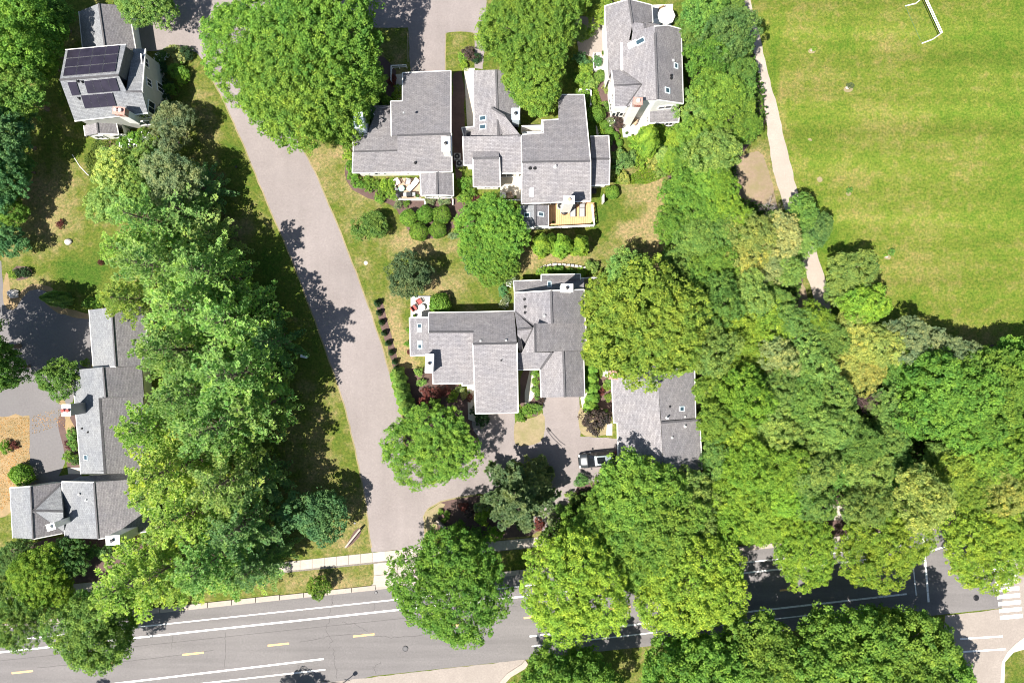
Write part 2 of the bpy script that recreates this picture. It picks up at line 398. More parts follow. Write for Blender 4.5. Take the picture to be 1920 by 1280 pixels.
for k in range(9):
    x = 1861+k*1.7; y = 1053+k*12.9
    m = MB(); m.add([P(a, b)+Vector((0, 0, .024)) for a, b in ((x, y+5), (x+43, y+1), (x+43, y-6.5), (x, y-2.5))], [(0, 1, 2, 3)]); m.build('crosswalk_stripe', M['paint'], road)
rc = random.Random(11)
def crack(pts, w=.05, z=.0125, parent=road, sub=6, amp=2.2):
    out = []
    for i in range(len(pts)-1):
        for j in range(sub):
            t_ = j/sub; out.append((pts[i][0]*(1-t_)+pts[i+1][0]*t_+rc.uniform(-amp, amp), pts[i][1]*(1-t_)+pts[i+1][1]*t_+rc.uniform(-amp, amp)))
    out.append(pts[-1]); return strip('road_crack', out, w, z, M['crack'], parent)
for pts in ([(622,1125),(618,1155),(612,1180),(622,1200),(616,1215)],[(560,1203),(600,1197),(632,1190),(700,1186)],[(625,1215),(628,1240),(632,1272)],
            [(640,1165),(670,1170),(690,1184)],[(422,1183),(423,1210),(422,1252)],[(324,1190),(322,1215)],[(230,1239),(330,1228),(400,1218)],[(700,1190),(740,1195),(800,1188)],
            [(715,1240),(700,1250),(706,1262)],[(560,1246),(555,1262)],[(70,1252),(190,1240)],[(624,1116),(624,1136)],[(702,1130),(700,1150)]):
    crack(pts, .045, .0125, road, 6, 1.0 if pts[0][0] < 430 else 2.0)
strip('patch_seam', [(0, 1238), (480, 1187), (760, 1158), (1000, 1132)], .04, .0125, M['crack'], road)
# raised kerb and gutter, one stone every three metres
kerb = struct(sheet('kerb_bed', [(X0/3, ky(X0/3)), (X1, ky(X1)), (X1, ky(X1)-9), (X0/3, ky(X0/3)-9)], .012, M['joint']))
x = -60
while x < 1980:
    if not (1690 < x < 1760):
        a = .4; m = MB()
        q = [(x+a, ky(x)-.3), (x+44, ky(x+44)-.3), (x+44, ky(x+44)-(9 if x > 500 else 10)), (x+a, ky(x)-(9 if x > 500 else 10))]
        low = .03 if 690 < x+22 < 820 else .12
        m.prism([P(u, v)+Vector((0, 0, low)) for u, v in q], low-.002); m.build('kerb_stone', M['kerb'], kerb)
    x += 45
# pavement slabs
def wy(x): return 1115-.099*x if x > 850 else 1117.5-.105*x
walk = struct(sheet('sidewalk', [(-60, wy(-60)-9), (2000, wy(2000)-9), (2000, wy(2000)+9), (-60, wy(-60)+9)], .012, M['joint']))
x = -50; rr = random.Random(5)
while x < 1900:
    q = [(x+.35, wy(x)+8.7), (x+22.4, wy(x+22)+8.7), (x+22.4, wy(x+22)-8.7), (x+.35, wy(x)-8.7)]
    m = MB(); z = .05+rr.uniform(-.004, .006); m.prism([P(u, v)+Vector((0, 0, z)) for u, v in q], .04)
    m.build('paving_slab', M['cream'] if 688 < x < 700 else M['concrete'], walk); x += 22.7
# concrete apron panels of the private drive
ap = struct(sheet('drive_apron', [(690, 1100), (702, 1092), (700, 1046), (800, 1036), (845, 1030), (845, 1084)], .016, M['joint']))
for q in ([(700.5,1056),(745,1051),(745,1073),(701,1078)],[(745.8,1051),(795,1046),(795,1068),(745.8,1073)],[(796,1046),(842,1041),(842,1064),(796,1068)],
          [(701,1079),(745,1074),(745,1096),(695,1101),(700,1093)],[(745.8,1074),(795,1069),(795,1091),(745.8,1096)],[(796,1069),(842,1065),(842,1085),(796,1091)]):
    m = MB(); m.prism([P(u, v)+Vector((0, 0, .05)) for u, v in q], .04); m.build('apron_panel', M['concrete'], ap)

# private drive and the drives off it
pd = struct(sheet('private_drive', [(262,-40),(258,96),(290,96),(330,92),(368,98),(385,118),(398,150),(418,185),(434,222),(452,262),(478,326),(506,392),(540,470),(566,536),(590,600),(612,662),(632,718),
    (648,770),(662,826),(676,890),(686,946),(692,1000),(697,1035),(798,1025),(796,990),(794,968),(804,952),(826,940),(860,932),(900,925),(960,930),(985,985),(1035,1000),(1062,965),(1085,905),(1160,900),(1162,822),
    (1088,818),(1086,740),(1018,742),(1018,820),(965,820),(965,770),(884,770),(886,800),(900,830),(890,850),(850,876),(800,880),(757,850),(755,792),(748,752),(735,715),(716,645),(690,570),(660,490),(632,420),(603,350),(578,296),(556,262),
    (520,215),(485,140),(470,60),(620,50),(690,52),(765,52),(770,136),(836,136),(836,62),(890,62),(890,128),(905,130),(912,45),(912,-40)], .008, M['drive'], .06, 2, step=.5))
# faint pale edging of worn gravel along the drive
for i, pts in enumerate(([(385,118),(398,150),(418,185),(434,222),(452,262),(478,326),(506,392),(540,470),(566,536),(590,600),(612,662),(632,718),(648,770),(662,826),(676,890),(686,946),(692,1000),(697,1035)],
      [(755,792),(748,752),(735,715),(716,645),(690,570),(660,490),(632,420),(603,350),(578,296),(560,268)], [(798,1025),(796,990),(794,968),(804,952),(826,940),(860,932),(905,925)],
      [(765,60),(766,136)],[(836,134),(836,64),(862,60),(889,63),(890,100)])):
    q = [(a+rnd.uniform(-.9, .9), b) for k in range(len(pts)-1) for a, b in [(pts[k][0]*(1-t_)+pts[k+1][0]*t_, pts[k][1]*(1-t_)+pts[k+1][1]*t_) for t_ in (0, .25, .5, .75)]]; strip('drive_edging', q, .17, .0105, M['straw'], pd)
def smear(pts, w): strip('tyre_mark', pts, w, .0125, M['crack'], pd)
smear([(1027,801),(1036,812),(1050,827),(1060,834)], .12); smear([(1025,806),(1038,822),(1053,836)], .12); smear([(1025,802),(1032,808)], .35)
struct(sheet('courtyard', [(1075,30),(1135,34),(1136,112),(1112,108),(1085,100)], .010, M['tan_concrete'], .06, 9))
drv = struct(sheet('side_driveway', [(-60,470),(2,480),(4,520),(11,566),(22,575),(34,570),(42,552),(58,538),(75,536),(100,560),(120,580),(150,590),(170,593),(176,700),(140,700),(138,760),(122,768),(122,900),(60,900),(55,868),(54,780),(-60,785)], .008, M['oldroad'], .05, 6, 1))
struct(sheet('side_driveway', [(40, 905), (150, 885), (155, 895), (60, 930)], .006, M['oldroad'], .05, 6))
struct(sheet('leaf_litter', [(-60, 780), (55, 778), (57, 860), (30, 890), (20, 960), (-60, 1000)], .012, M['litter'], .2, 8))
struct(sheet('leaf_litter', [(104,752),(120,762),(122,800),(134,840),(140,800),(128,770),(118,745)], .016, M['litter'], .12, 8))
struct(sheet('leaf_litter', [(14,500),(22,560),(40,545),(60,530),(100,538),(98,548),(60,540),(40,560),(28,582),(8,578),(4,540)], .012, M['litter'], .08, 8, 1))
struct(sheet('leaf_litter', [(84,568),(110,588),(150,597),(166,598),(166,588),(130,580),(100,562)], .012, M['litter'], .08, 8))
# footpath by the field
struct(sheet('gravel_footpath', [(1375,-40),(1397,-40),(1407,0),(1444,150),(1462,222),(1480,300),(1502,385),(1520,440),(1540,500),(1552,545),(1560,600),(1532,600),(1522,545),(1506,495),(1470,388),(1449,320),(1436,225),(1424,150),(1390,0)], .008, M['gravel'], .1, 4))
struct(sheet('bare_ground', [(1368,305),(1400,288),(1428,282),(1440,318),(1455,375),(1460,396),(1420,392),(1380,375),(1366,335)], .008, M['bare'], .25, 5, 1))
struct(sheet('bare_ground', [(1488,525),(1508,530),(1518,575),(1512,585),(1492,580),(1485,550)], .008, M['bare'], .2, 5, 1))
struct(sheet('woodland_floor', [(1300,-40),(1395,-40),(1425,150),(1436,225),(1380,300),(1385,370),(1456,390),(1506,500),(1490,590),(1560,600),(1700,650),(1960,650),(1960,1000),(1300,1010),(1000,1020),(1080,900),(1160,900),(1315,880),(1310,640),(1240,500),(1250,400),(1255,300),(1290,220),(1290,80)], .0055, M['mulch'], .3, 3))

# planting beds
for q, z in (([(645,300),(665,335),(700,352),(740,372),(850,372),(880,370),(900,400),(880,430),(845,425),(835,445),(800,448),(770,440),(752,410),(740,385),(690,372),(650,350)], .006),
          ([(704,562),(716,560),(726,600),(742,660),(752,700),(740,700),(725,650),(710,600)], .006), ([(748,690),(800,690),(880,730),(886,800),(900,830),(890,848),(850,872),(800,876),(762,850),(757,790)], .007),
          ([(815,942),(860,934),(905,927),(1000,930),(1030,1000),(900,1012),(830,1010),(812,990)], .007), ([(1100,655),(1150,660),(1150,800),(1110,800),(1098,745)], .006), ([(975,690),(1012,690),(1018,780),(975,780)], .006),
          ([(960,480),(1140,480),(1140,560),(960,560)], .003), ([(1110,90),(1135,110),(1160,230),(1165,300),(1150,350),(1135,300),(1128,200),(1108,130)], .006), ([(844,140),(872,130),(872,330),(850,340)], .006),
          ([(105,770),(150,770),(155,880),(130,890),(118,840)], .012), ([(22,498),(60,500),(60,520),(25,528)], .006), ([(105,415),(120,416),(118,422),(108,422)], .006), ([(670,985),(680,1000),(655,1025),(645,1028)], .006),
          ([(660,100),(740,110),(750,200),(670,200)], .006), ([(180,260),(330,240),(340,280),(200,330)], .006), ([(20,1010),(300,1000),(300,1060),(150,1100),(20,1090)], .006), ([(1200,180),(1320,230),(1290,330),(1170,330)], .003)):
    if q[0][0] in (960, 1200): continue
    struct(sheet('mulch_bed', q, z, M['mulch'], .15, 12, 1))
struct(sheet('dry_verge', [(796,960),(826,942),(835,945),(822,965),(820,1000),(806,1005),(798,1000)], .010, M['straw'], .1, 4))
isl = struct(sheet('grass_island', [(965,786),(1000,784),(1021,770),(1022,815),(1010,832),(968,838),(963,820)], .014, M['straw'], .12, 4, 1))
struct(sheet('grass_island', [(1084,764),(1100,764),(1146,800),(1146,813),(1110,819),(1092,816),(1085,800)], .014, M['straw'], .12, 4, 1))
def gsheet(name, pts, z): return struct(sheet(name, pts, z, M['lawn'], .06, 3, 1))
gsheet('grass_island', [(836,66),(840,60),(886,60),(890,68),(890,128),(836,136)], .012)
gsheet('verge_triangle', [(930,1290),(955,1262),(985,1252),(1010,1262),(1010,1310),(930,1310)], .020)
gsheet('verge', [(1884,1225),(1905,1210),(1960,1190),(1960,1300),(1880,1300)], .020)
gsheet('verge', [(-200,1340),(560,1300),(700,1345),(900,1330),(1300,1230),(1700,1190),(1760,1230),(1780,1400),(-200,1400)], .020)

# ------------------------------------------------------------------ houses
HC = Vector((0, 0, H))
class Plane:
    def __init__(s, a, b, c):
        s.p = a; s.n = (b-a).cross(c-a).normalized()
        if s.n.z < 0: s.n = -s.n
    def at(s, px, py):
        d = P(px, py, 0)-HC; k = (s.p-HC).dot(s.n)/d.dot(s.n); return HC+d*k
def solve(pts):
    kn = [P(*p) for p in pts if len(p) == 3 and p[2] is not None]
    pl = Plane(*kn[:3]); return pl, [pl.at(p[0], p[1]) for p in pts]
class House:
    def __init__(s, name, px, py, label, cat='house', group=None):
        s.o = thing(name, P(px, py, 0), label, cat, group)
    def roof(s, pts, mat='sh_mid_shade', trim=(), cap=(), name='roof', thick=.18, label=None, gutter=.11):
        pl, w = solve(pts)
        A = sum(w[i].x*w[(i+1) % len(w)].y-w[(i+1) % len(w)].x*w[i].y for i in range(len(w)))
        idx = list(range(len(w)))
        ww = w if A > 0 else w[::-1]
        # eave direction: the horizontal direction in the plane
        u = Vector((0, 0, 1)).cross(pl.n); u = u.normalized() if u.length > .01 else Vector((1, 0, 0)); v = pl.n.cross(u)
        m = MB(); m.prism(ww, thick); o = m.build(name, M[mat], s.o)
        uvl = o.data.uv_layers.new(name='UVMap'); off = wpos(s.o)
        for lp in o.data.loops:
            c = o.data.vertices[lp.vertex_index].co+off; uvl.data[lp.index].uv = (c.dot(u), c.dot(v))
        if label: o['label'] = label
        for e in trim:
            a, b = w[e], w[(e+1) % len(w)]; s.beam('fascia', a, b, pl.n, gutter, .02, M['trim'], o, centre=sum(w, Vector())/len(w))
        for e in cap:
            a, b = w[e], w[(e+1) % len(w)]; s.beam('ridge_cap', a, b, pl.n, .26, .03, M['cap'], o)
        return pl
    def beam(s, name, a, b, n, wd, up, mat, parent, centre=None):
        d = (b-a).normalized(); side = n.cross(d).normalized()
        if centre is not None:
            if (centre-a).dot(side) > 0: side = -side
            off = side*(wd/2-.03)
        else: off = Vector((0, 0, 0))
        m = MB(); vs = []
        for p in (a-d*.02, b+d*.02):
            for sx, zz in ((-1, up), (1, up), (1, -.2 if centre is not None else -.01), (-1, -.2 if centre is not None else -.01)):
                vs.append(p+off+side*sx*wd/2+n*zz)
        m.add(vs, [(0, 1, 2, 3), (7, 6, 5, 4), (0, 4, 5, 1), (1, 5, 6, 2), (2, 6, 7, 3), (3, 7, 4, 0)])
        return m.build(name, mat, parent)
    def walls(s, ring, inset=.35, mat='siding', drop=.12, name='wall', z0=0.0):
        w = [P(*p) for p in ring]; c = sum(w, Vector())/len(w)
        n = len(w); A = sum(w[i].x*w[(i+1) % n].y-w[(i+1) % n].x*w[i].y for i in range(n))
        if A < 0: w.reverse()
        # move every edge inwards
        out = []
        for i in range(n):
            p0, p1, p2 = w[i-1], w[i], w[(i+1) % n]
            d1 = (p1-p0); d2 = (p2-p1); d1.z = d2.z = 0; d1.normalize(); d2.normalize()
            n1 = Vector((-d1.y, d1.x, 0)); n2 = Vector((-d2.y, d2.x, 0)); bis = n1+n2
            k = inset/max(.35, bis.length_squared/2) if bis.length > .1 else 0
            out.append(p1+bis*.5*k*2/ max(1e-3, 1)*.5 if bis.length < .1 else p1+bis*(inset/max(.3, 1+n1.dot(n2))))
        top = [Vector((p.x, p.y, p.z-drop)) for p in out]; bot = [Vector((p.x, p.y, z0)) for p in out]
        m = MB(); m.add(top+bot, [(i, n+i, n+(i+1) % n, (i+1) % n)[::-1] for i in range(n)])
        o = m.build(name, M[mat], s.o); s.w = out; s.wo = o; return out
    def window(s, a, b, t, z, w=1.1, h=1.2, mat='glass', name='window', pname='pane', proud=.03):
        "in the wall between world points a and b, at fraction t, sill height z"
        a = Vector((a.x, a.y, 0)); b = Vector((b.x, b.y, 0)); d = (b-a).normalized(); nn = Vector((d.y, -d.x, 0))
        c = a.lerp(b, t); rz = math.atan2(d.y, d.x); f = MB()
        for (u, zz, uw, hh) in ((0, z-.09, w+.2, .09), (0, z+h, w+.2, .09), (-w/2-.05, z, .1, h), (w/2+.05, z, .1, h), (0, z, .05, h)):
            q = c+d*u+nn*.04; f.box(q.x, q.y, zz, uw, .12, hh, rz)
        fr = f.build(name, M['trim'], s.o)
        q = c+nn*.02; g = MB(); g.box(q.x, q.y, z, w, .05, h, rz); g.build(pname, M[mat], fr)
    def sunk(s, pl, px, py, w, h, mats=('skyglass',), ang=0.0, name='skylight'):
        "skylight lying on a roof plane; w along x, h along y in metres"
        p = pl.at(px, py); n = pl.n; ux = Vector((math.cos(ang), math.sin(ang), 0)); ux = (ux-n*ux.dot(n)).normalized(); uy = n.cross(ux)
        def slab(mm, cx, cy, sx, sy, z0, z1):
            vs = [p+ux*(cx+a*sx/2)+uy*(cy+b*sy/2)+n*z for z in (z0, z1) for a, b in ((-1, -1), (1, -1), (1, 1), (-1, 1))]
            mm.add(vs, [(3, 2, 1, 0), (4, 5, 6, 7), (0, 1, 5, 4), (1, 2, 6, 5), (2, 3, 7, 6), (3, 0, 4, 7)])
        f = MB(); e = .08
        for cx, cy, sx, sy in ((0, h/2+e/2, w+2*e, e), (0, -h/2-e/2, w+2*e, e), (-w/2-e/2, 0, e, h), (w/2+e/2, 0, e, h)): slab(f, cx, cy, sx, sy, -.02, .12)
        fr = f.build(name, M['wmetal'], s.o)
        for i, mt in enumerate(mats):
            g = MB(); hh = h/len(mats); slab(g, 0, h/2-hh*(i+.5), w, hh-.01, -.02, .08); g.build('pane', M[mt], fr)
    def vent(s, pl, px, py, r=.08, h=.35, mat='darkmetal'):
        p = pl.at(px, py); m = MB(); m.tube(p-Vector((0, 0, .1)), p+Vector((0, 0, h)), r); m.lathe(p.x, p.y, [(r*2, p.z-.02), (r*1.2, p.z+.09)], 8)
        m.build('vent_pipe', M[mat], s.o)
    def boxvent(s, pl, px, py, a=.4):
        p = pl.at(px, py); m = MB(); m.box(p.x, p.y, p.z-.05, a, a, .22, .1, .8); m.build('roof_vent', M['grey'], s.o)
    def chimney(s, px, py, zt, zb, wx, wy, mat='trim', rz=0, flues=1, capmat='darkmetal', cap=None):
        p = P(px, py, zt); m = MB(); m.box(p.x, p.y, zb, wx, wy, zt-zb, rz)
        if mat == 'brick':
            m = MB(); m.box(p.x, p.y, zb, wx, wy, zt-.9-zb, rz); o = m.build('chimney', M['siding'], s.o)
            m = MB(); m.box(p.x, p.y, zt-.9, wx+.04, wy+.04, .9, rz); m.build('brick_top', M['brick'], o)
        else: o = m.build('chimney', M[mat], s.o)
        c = MB(); c.box(p.x, p.y, zt, wx+.16, wy+.16, .08, rz); c.build('chimney_cap', M[cap or mat], o)
        for i in range(flues):
            u = (i-(flues-1)/2)*.55; q = Vector((p.x+u*math.cos(rz), p.y+u*math.sin(rz), zt+.08))
            f = MB(); f.lathe(q.x, q.y, [(.17, q.z), (.15, q.z+.22), (.22, q.z+.24), (.2, q.z+.32), (.04, q.z+.36)], 10); f.build('flue', M[capmat], o)
        return o

# --- A: top left, solar panels
h = House('solar_roof_house', 260, 170, 'white two storey house with dark solar panels over its grey roof')
h.roof([(148,22,2.9),(185,7,4.4),(197,90,4.4),(155,92,None)], 'sh_blue', trim=(3,), cap=(1,))
h.roof([(185,7,4.4),(197,90,4.4),(254,92,2.7),(240,11,None)], 'sh_mid_shade', trim=(2,))
wA = h.walls([(148,22,2.8),(185,7,4.3),(240,11,2.6),(254,95,2.6),(197,90,4.3),(155,92,2.8)])
pS = h.roof([(112,150,8.3),(222,141,8.3),(140,227,5.3),(276,212,None),(266,172,None),(237,171,None)][0:2]+[(237,171,None),(266,172,None),(277,212,None),(140,227,5.3)], 'sh_blue', trim=(4,), cap=())
zr = pS.at(266,172).z
pN = h.roof([(123,94,7.3),(236,84,7.3),(222,141,8.33),(112,150,None)], 'sh_blue', trim=(0,), cap=(2,))
pn2 = h.roof([(250,91,5.0),(272,92,5.0),(266,172,zr+.02),(236,172,None)], 'sh_blue', trim=(1,), cap=(2,))
h.walls([(112,150,8.2),(222,141,8.2),(236,84,7.2),(123,94,7.2)], inset=.1, mat='sh_cheek', name='dormer_cheek', z0=3.5, drop=.06)
q = pS.at(277,212); q2 = pS.at(140,227)
def px_of(v): k = H*PPM/(H-v.z); return (v.x*k+960, 640-v.y*k, v.z)
b1 = pn2.at(272, 92); base = [px_of(q2), px_of(q), (266,172,zr), (272,92,b1.z)]
# north-west corner of the main block, under the dormer
a_ = P(266,172,zr); w0 = pS.at(112,150)
wA = h.walls([(140,227,5.3),(277,212,q.z),(266,172,zr),(272,92,b1.z),(128,104,b1.z),(118,160,zr)], inset=.25, drop=.16, mat='gsiding')
def facing(ws, p, qq):
    "edge of a wall ring whose middle is nearest the photograph point between p and qq"
    best = min(range(len(ws)), key=lambda i: ((ws[i]+ws[(i+1) % len(ws)])/2-(p+qq)/2).length); return ws[best], ws[(best+1) % len(ws)]
e = facing(wA, P(272,92,3), P(266,172,3)); h.window(*e, .42, 1.0, 1.0, 1.4); h.window(*e, .35, 4.0, .8, 1.0); h.window(*e, .78, 4.2, 1.0, 1.5)
e = facing(wA, P(277,212,3), P(266,172,3)); h.window(*e, .45, 3.6, 1.3, 1.4); h.window(*e, .4, .9, 1.4, 1.5)
e = facing(wA, P(140,227,3), P(277,212,3)); h.window(*e, .75, 1.0, 1.6, 1.3); h.window(*e, .9, 3.4, 1.0, 1.2)
# sunroom
pw = h.roof([(160,255,2.3),(157,236,2.3),(181,227,3.3),(184,250,None)], 'sh_sunlit', trim=(0,), cap=(2,)); pe = h.roof([(181,227,3.3),(184,250,3.3),(222,252,2.2),(217,228,None)], 'sh_mid_shade', trim=(1, 2))
ws = h.walls([(157,228,2.2),(181,226,3.2),(228,226,2.0),(236,254,2.0),(184,251,3.2),(160,256,2.2)], inset=.2)
e = facing(ws, P(160,256,2), P(184,251,3)); h.window(*e, .6, .8, 1.0, 1.0)
e = facing(ws, P(236,254,2), P(184,251,2)); h.window(*e, .6, .8, 1.2, 1.0)
def panels(pl, quad, rows, cols):
    A_, B_, C_, D_ = [Vector((*q, 0)) for q in quad]     # TL TR BR BL
    for r in range(rows):
        for c in range(cols):
            g = []
            for (u, v) in ((c/cols+.006, r/rows+.008), ((c+1)/cols-.003, r/rows+.008), ((c+1)/cols-.003, (r+1)/rows-.008), (c/cols+.006, (r+1)/rows-.008)):
                p2 = A_.lerp(B_, u).lerp(D_.lerp(C_, u), v); g.append(pl.at(p2.x, p2.y)+pl.n*.14)
            m = MB(); m.prism(g[::-1], .04); o = m.build('solar_panel', M['panel'], h.o)
            fr = MB()
            for i in range(4):
                a, b = g[i]+pl.n*.006, g[(i+1) % 4]+pl.n*.006; cc = sum(g, Vector())/4
                fr.add([a, b, b.lerp(cc, .009)+pl.n*.002, a.lerp(cc, .009)+pl.n*.002], [(3, 2, 1, 0)])
            fr.build('panel_frame', M['alu'], o)
panels(pN, [(128,95),(225,86),(217,136),(119,145)], 3, 4)
panels(pS, [(158,151),(217,145),(225,170),(165,175)], 1, 4); panels(pS, [(152,178),(211,173),(219,198),(160,203)], 1, 4); panels(pS, [(127,153),(143,152),(151,177),(136,179)], 1, 1)
for x, y in ((147,153),(155,154),(149,185)): h.vent(pS, x, y)
h.chimney(223, 208, 7.6, 4.0, 1.25, .75, 'brick', -.1, 2, 'pot', 'brick')
hA = h

# --- B: top middle left
h = House('grey_roof_house', 760, 250, 'white house with stepped grey roof and furnished peach patio at its south side')
h.roof([(663,285,4.75),(745,283,4.75),(745,197,3.0),(690,198,None),(702,216,None),(688,253,None),(661,254,None)], 'sh_mid_shade', trim=(3,5,6), cap=(0,))
h.roof([(755,137,3.0),(845,133,3.0),(845,251,6.0),(745,254,None),(734,254,None),(733,190,None),(755,190,None)], 'sh_mid_shade', trim=(0,1,4,5,6), cap=(2,))
pb = h.roof([(745,254,6.0),(846,251,6.0),(847,322,3.3),(661,324,None),(662,286,None),(745,284,None)], 'sh_mid_shade', trim=(1,2,3))
wb = h.walls([(661,324,3.3),(847,322,3.3),(846,251,5.9),(845,133,3.0),(755,137,3.0),(755,190,3.8),(734,192,3.8),(692,199,3.0),(690,252,3.7),(662,254,3.7),(662,286,4.7)], inset=.35, drop=.15)
e = facing(wb, P(661,324,3), P(847,322,3))
for t_ in (.16, .22, .48, .60): h.window(*e, t_, 1.3, .9 if t_ > .3 else 1.0, .8)
h.roof([(788,326,2.7),(819,323,3.6),(820,365,3.6),(790,367,None)], 'sh_sunlit', trim=(2,3), cap=(1,)); h.roof([(819,323,3.6),(820,365,3.6),(850,367,2.7),(849,325,None)], 'sh_mid_shade', trim=(1,2))
ws = h.walls([(788,326,2.6),(819,323,3.5),(849,325,2.6),(850,367,2.6),(820,365,3.5),(790,367,2.6)], inset=.2)
e = facing(ws, P(790,367,2), P(820,365,2)); h.window(*e, .55, .6, 1.5, 1.1); e = facing(ws, P(850,367,2), P(820,365,2)); h.window(*e, .45, .6, 1.5, 1.1)
h.chimney(836, 270, 7.0, 4.2, .85, 1.6, 'trim'); h.chimney(672, 226, 6.4, 0, 1.0, 1.7, 'wmetal', .1)
h.vent(pb, 779, 305, .1, .4); h.boxvent(pb, 757, 212, .25)
hB = h

# --- C: top middle right, two joined units
h = House('twin_grey_roof_house', 1000, 300, 'long white twin house with wide grey roofs, orange deck and courtyard notch')
pc1 = h.roof([(888,132,3.0),(930,131,4.2),(934,255,4.2),(890,237,None),][0:3]+[(870,256,None),(866,239,None),(889,237,None)], 'sh_sunlit', trim=(3,4,5), cap=(1,))
h.roof([(930,131,4.2),(934,256,4.2),(974,232,3.0),(974,131,None)], 'sh_mid_shade', trim=(2,))
h.roof([(921,201,4.6),(945,217,4.9),(974,201,3.9)][0:0]+[(922,202,4.4),(947,218,5.0),(976,254,5.2),(925,256,None)], 'sh_sunlit', cap=(0, 2))
pc2 = h.roof([(868,256,4.3),(976,254,5.2),(978,326,3.4),(870,318,None)][0:0]+[(868,256,5.0),(977,254,5.0),(978,325,3.3),(941,325,None),(937,310,None),(870,310,None)], 'sh_sunlit', trim=(1,2,4,5))
pc3 = h.roof([(887,297,4.7),(936,296,4.7),(938,350,3.1),(888,350,None)], 'sh_mid_shade', trim=(1,2,3), cap=(0,)); h.roof([(886,297,4.7),(936,296,4.7),(935,283,4.3),(886,284,None)], 'sh_mid_shade', trim=())
wc = h.walls([(888,132,2.9),(930,131,4.1),(974,131,2.9),(976,232,3.0),(976,254,4.9),(978,325,3.2),(938,326,3.2),(938,350,3.0),(888,350,3.0),(888,310,3.4),(870,310,3.4),(868,240,4.2),(889,238,3.0)], inset=.3, drop=.15)
e = facing(wc, P(938,350,3), P(888,350,3))
for t_ in (.35, .5, .65): h.window(*e, t_, 1.3, .5, .5)
e = facing(wc, P(978,325,3), P(938,325,3)); h.window(*e, .4, .4, 1.8, 2.0)
h.sunk(pc1, 906, 222, .75, .45); h.sunk(pc1, 906, 238, .75, .45); h.chimney(967, 214, 5.6, 2.5, .8, 1.2, 'wmetal'); h.vent(pc1, 942, 216, .12, .4, 'grey')
pr = h.roof([(1047,178,3.0),(1095,178,3.0),(1107,302,6.0),(979,304,None),(979,252,None),(1019,249,None),(1018,226,None),(1047,224,None)], 'sh_mid_shade', trim=(0,1,4,5,6), cap=(2,))
pq = h.roof([(979,304,6.0),(1107,302,6.0),(1107,377,3.4),(978,382,None)], 'sh_sunlit', trim=(1,2,3))
wd = h.walls([(1047,178,2.9),(1095,178,2.9),(1107,302,5.9),(1107,377,3.3),(978,382,3.3),(979,304,5.9),(979,252,4.7),(1019,249,4.6),(1019,226,4.0),(1047,224,4.0)], inset=.3, drop=.15)
e = facing(wd, P(1107,377,3), P(978,382,3)); h.window(*e, .55, .3, 1.8, 2.1); h.window(*e, .3, 1.0, 1.0, 1.1); h.window(*e, .87, .5, 1.2, 1.8)
h.roof([(1107,256,2.9),(1141,255,2.9),(1143,298,4.0),(1109,298,None)], 'sh_mid_shade', trim=(0,1), cap=(2,)); h.roof([(1109,298,4.0),(1143,298,4.0),(1142,346,2.8),(1107,348,None)], 'sh_sunlit', trim=(1,2))
h.walls([(1107,256,2.8),(1141,255,2.8),(1143,298,3.9),(1142,346,2.7),(1107,348,2.7)], inset=.25)
pk = h.roof([(977,386,2.6),(1003,384,3.5),(1004,424,3.5),(977,428,None)], 'sh_blue', trim=(2,3), cap=(1,)); pl_ = h.roof([(1003,384,3.5),(1004,424,3.5),(1028,424,2.7),(1028,385,None)], 'sh_mid_shade', trim=(1,2))
ws = h.walls([(977,386,2.5),(1003,384,3.4),(1028,385,2.6),(1028,424,2.6),(1004,424,3.4),(977,428,2.5)], inset=.15)
h.sunk(pk, 989, 403, .65, .4); h.sunk(pl_, 1014, 402, .65, .4)
h.chimney(1067, 375, 7.2, 0, 1.1, .8, 'trim', 0, 1, 'tan'); h.vent(pq, 994, 315, .12, .25); h.vent(pq, 1003, 315, .12, .25); h.vent(pq, 1041, 313, .1, .6, 'trim'); h.sunk(pq, 997, 360, .3, 1.0, ('skyblind',))
# deck with rail
dk = MB(); 
for i in range(21):
    x0 = 1028.5+i*4.1; m = MB(); zz = .45; m.prism([P(x0, 423, zz), P(x0+3.8, 422.6, zz), P(x0+3.8, 380, zz), P(x0, 380, zz)], .05); m.build('deck_board', M['wood'], h.o)
rb = MB()
for a, b in (((977,431),(1113,424)), ((1113,424),(1109,386))):
    A_, B_ = P(*a, .5), P(*b, .5); d = (B_-A_); rz = math.atan2(d.y, d.x); mid = (A_+B_)/2; rb.box(mid.x, mid.y, 1.35, d.length, .14, .08, rz); rb.box(mid.x, mid.y, .5, d.length, .07, .08, rz)
    k = int(d.length/.45)
    for j in range(k+1): p = A_.lerp(B_, j/k); rb.box(p.x, p.y, 0, .08, .08, 1.35, rz)
rb.build('deck_rail', M['trim'], h.o)
rb = MB()
for a, b in (((979,250),(1019,248)), ((1016,226),(1017,250)), ((977,238),(1016,237))):
    A_, B_ = P(*a, 2.6), P(*b, 2.6); d = (B_-A_); rz = math.atan2(d.y, d.x); mid = (A_+B_)/2; rb.box(mid.x, mid.y, 0, d.length, .15, 2.9, rz)
rb.build('courtyard_wall', M['trim'], h.o)
hC = h

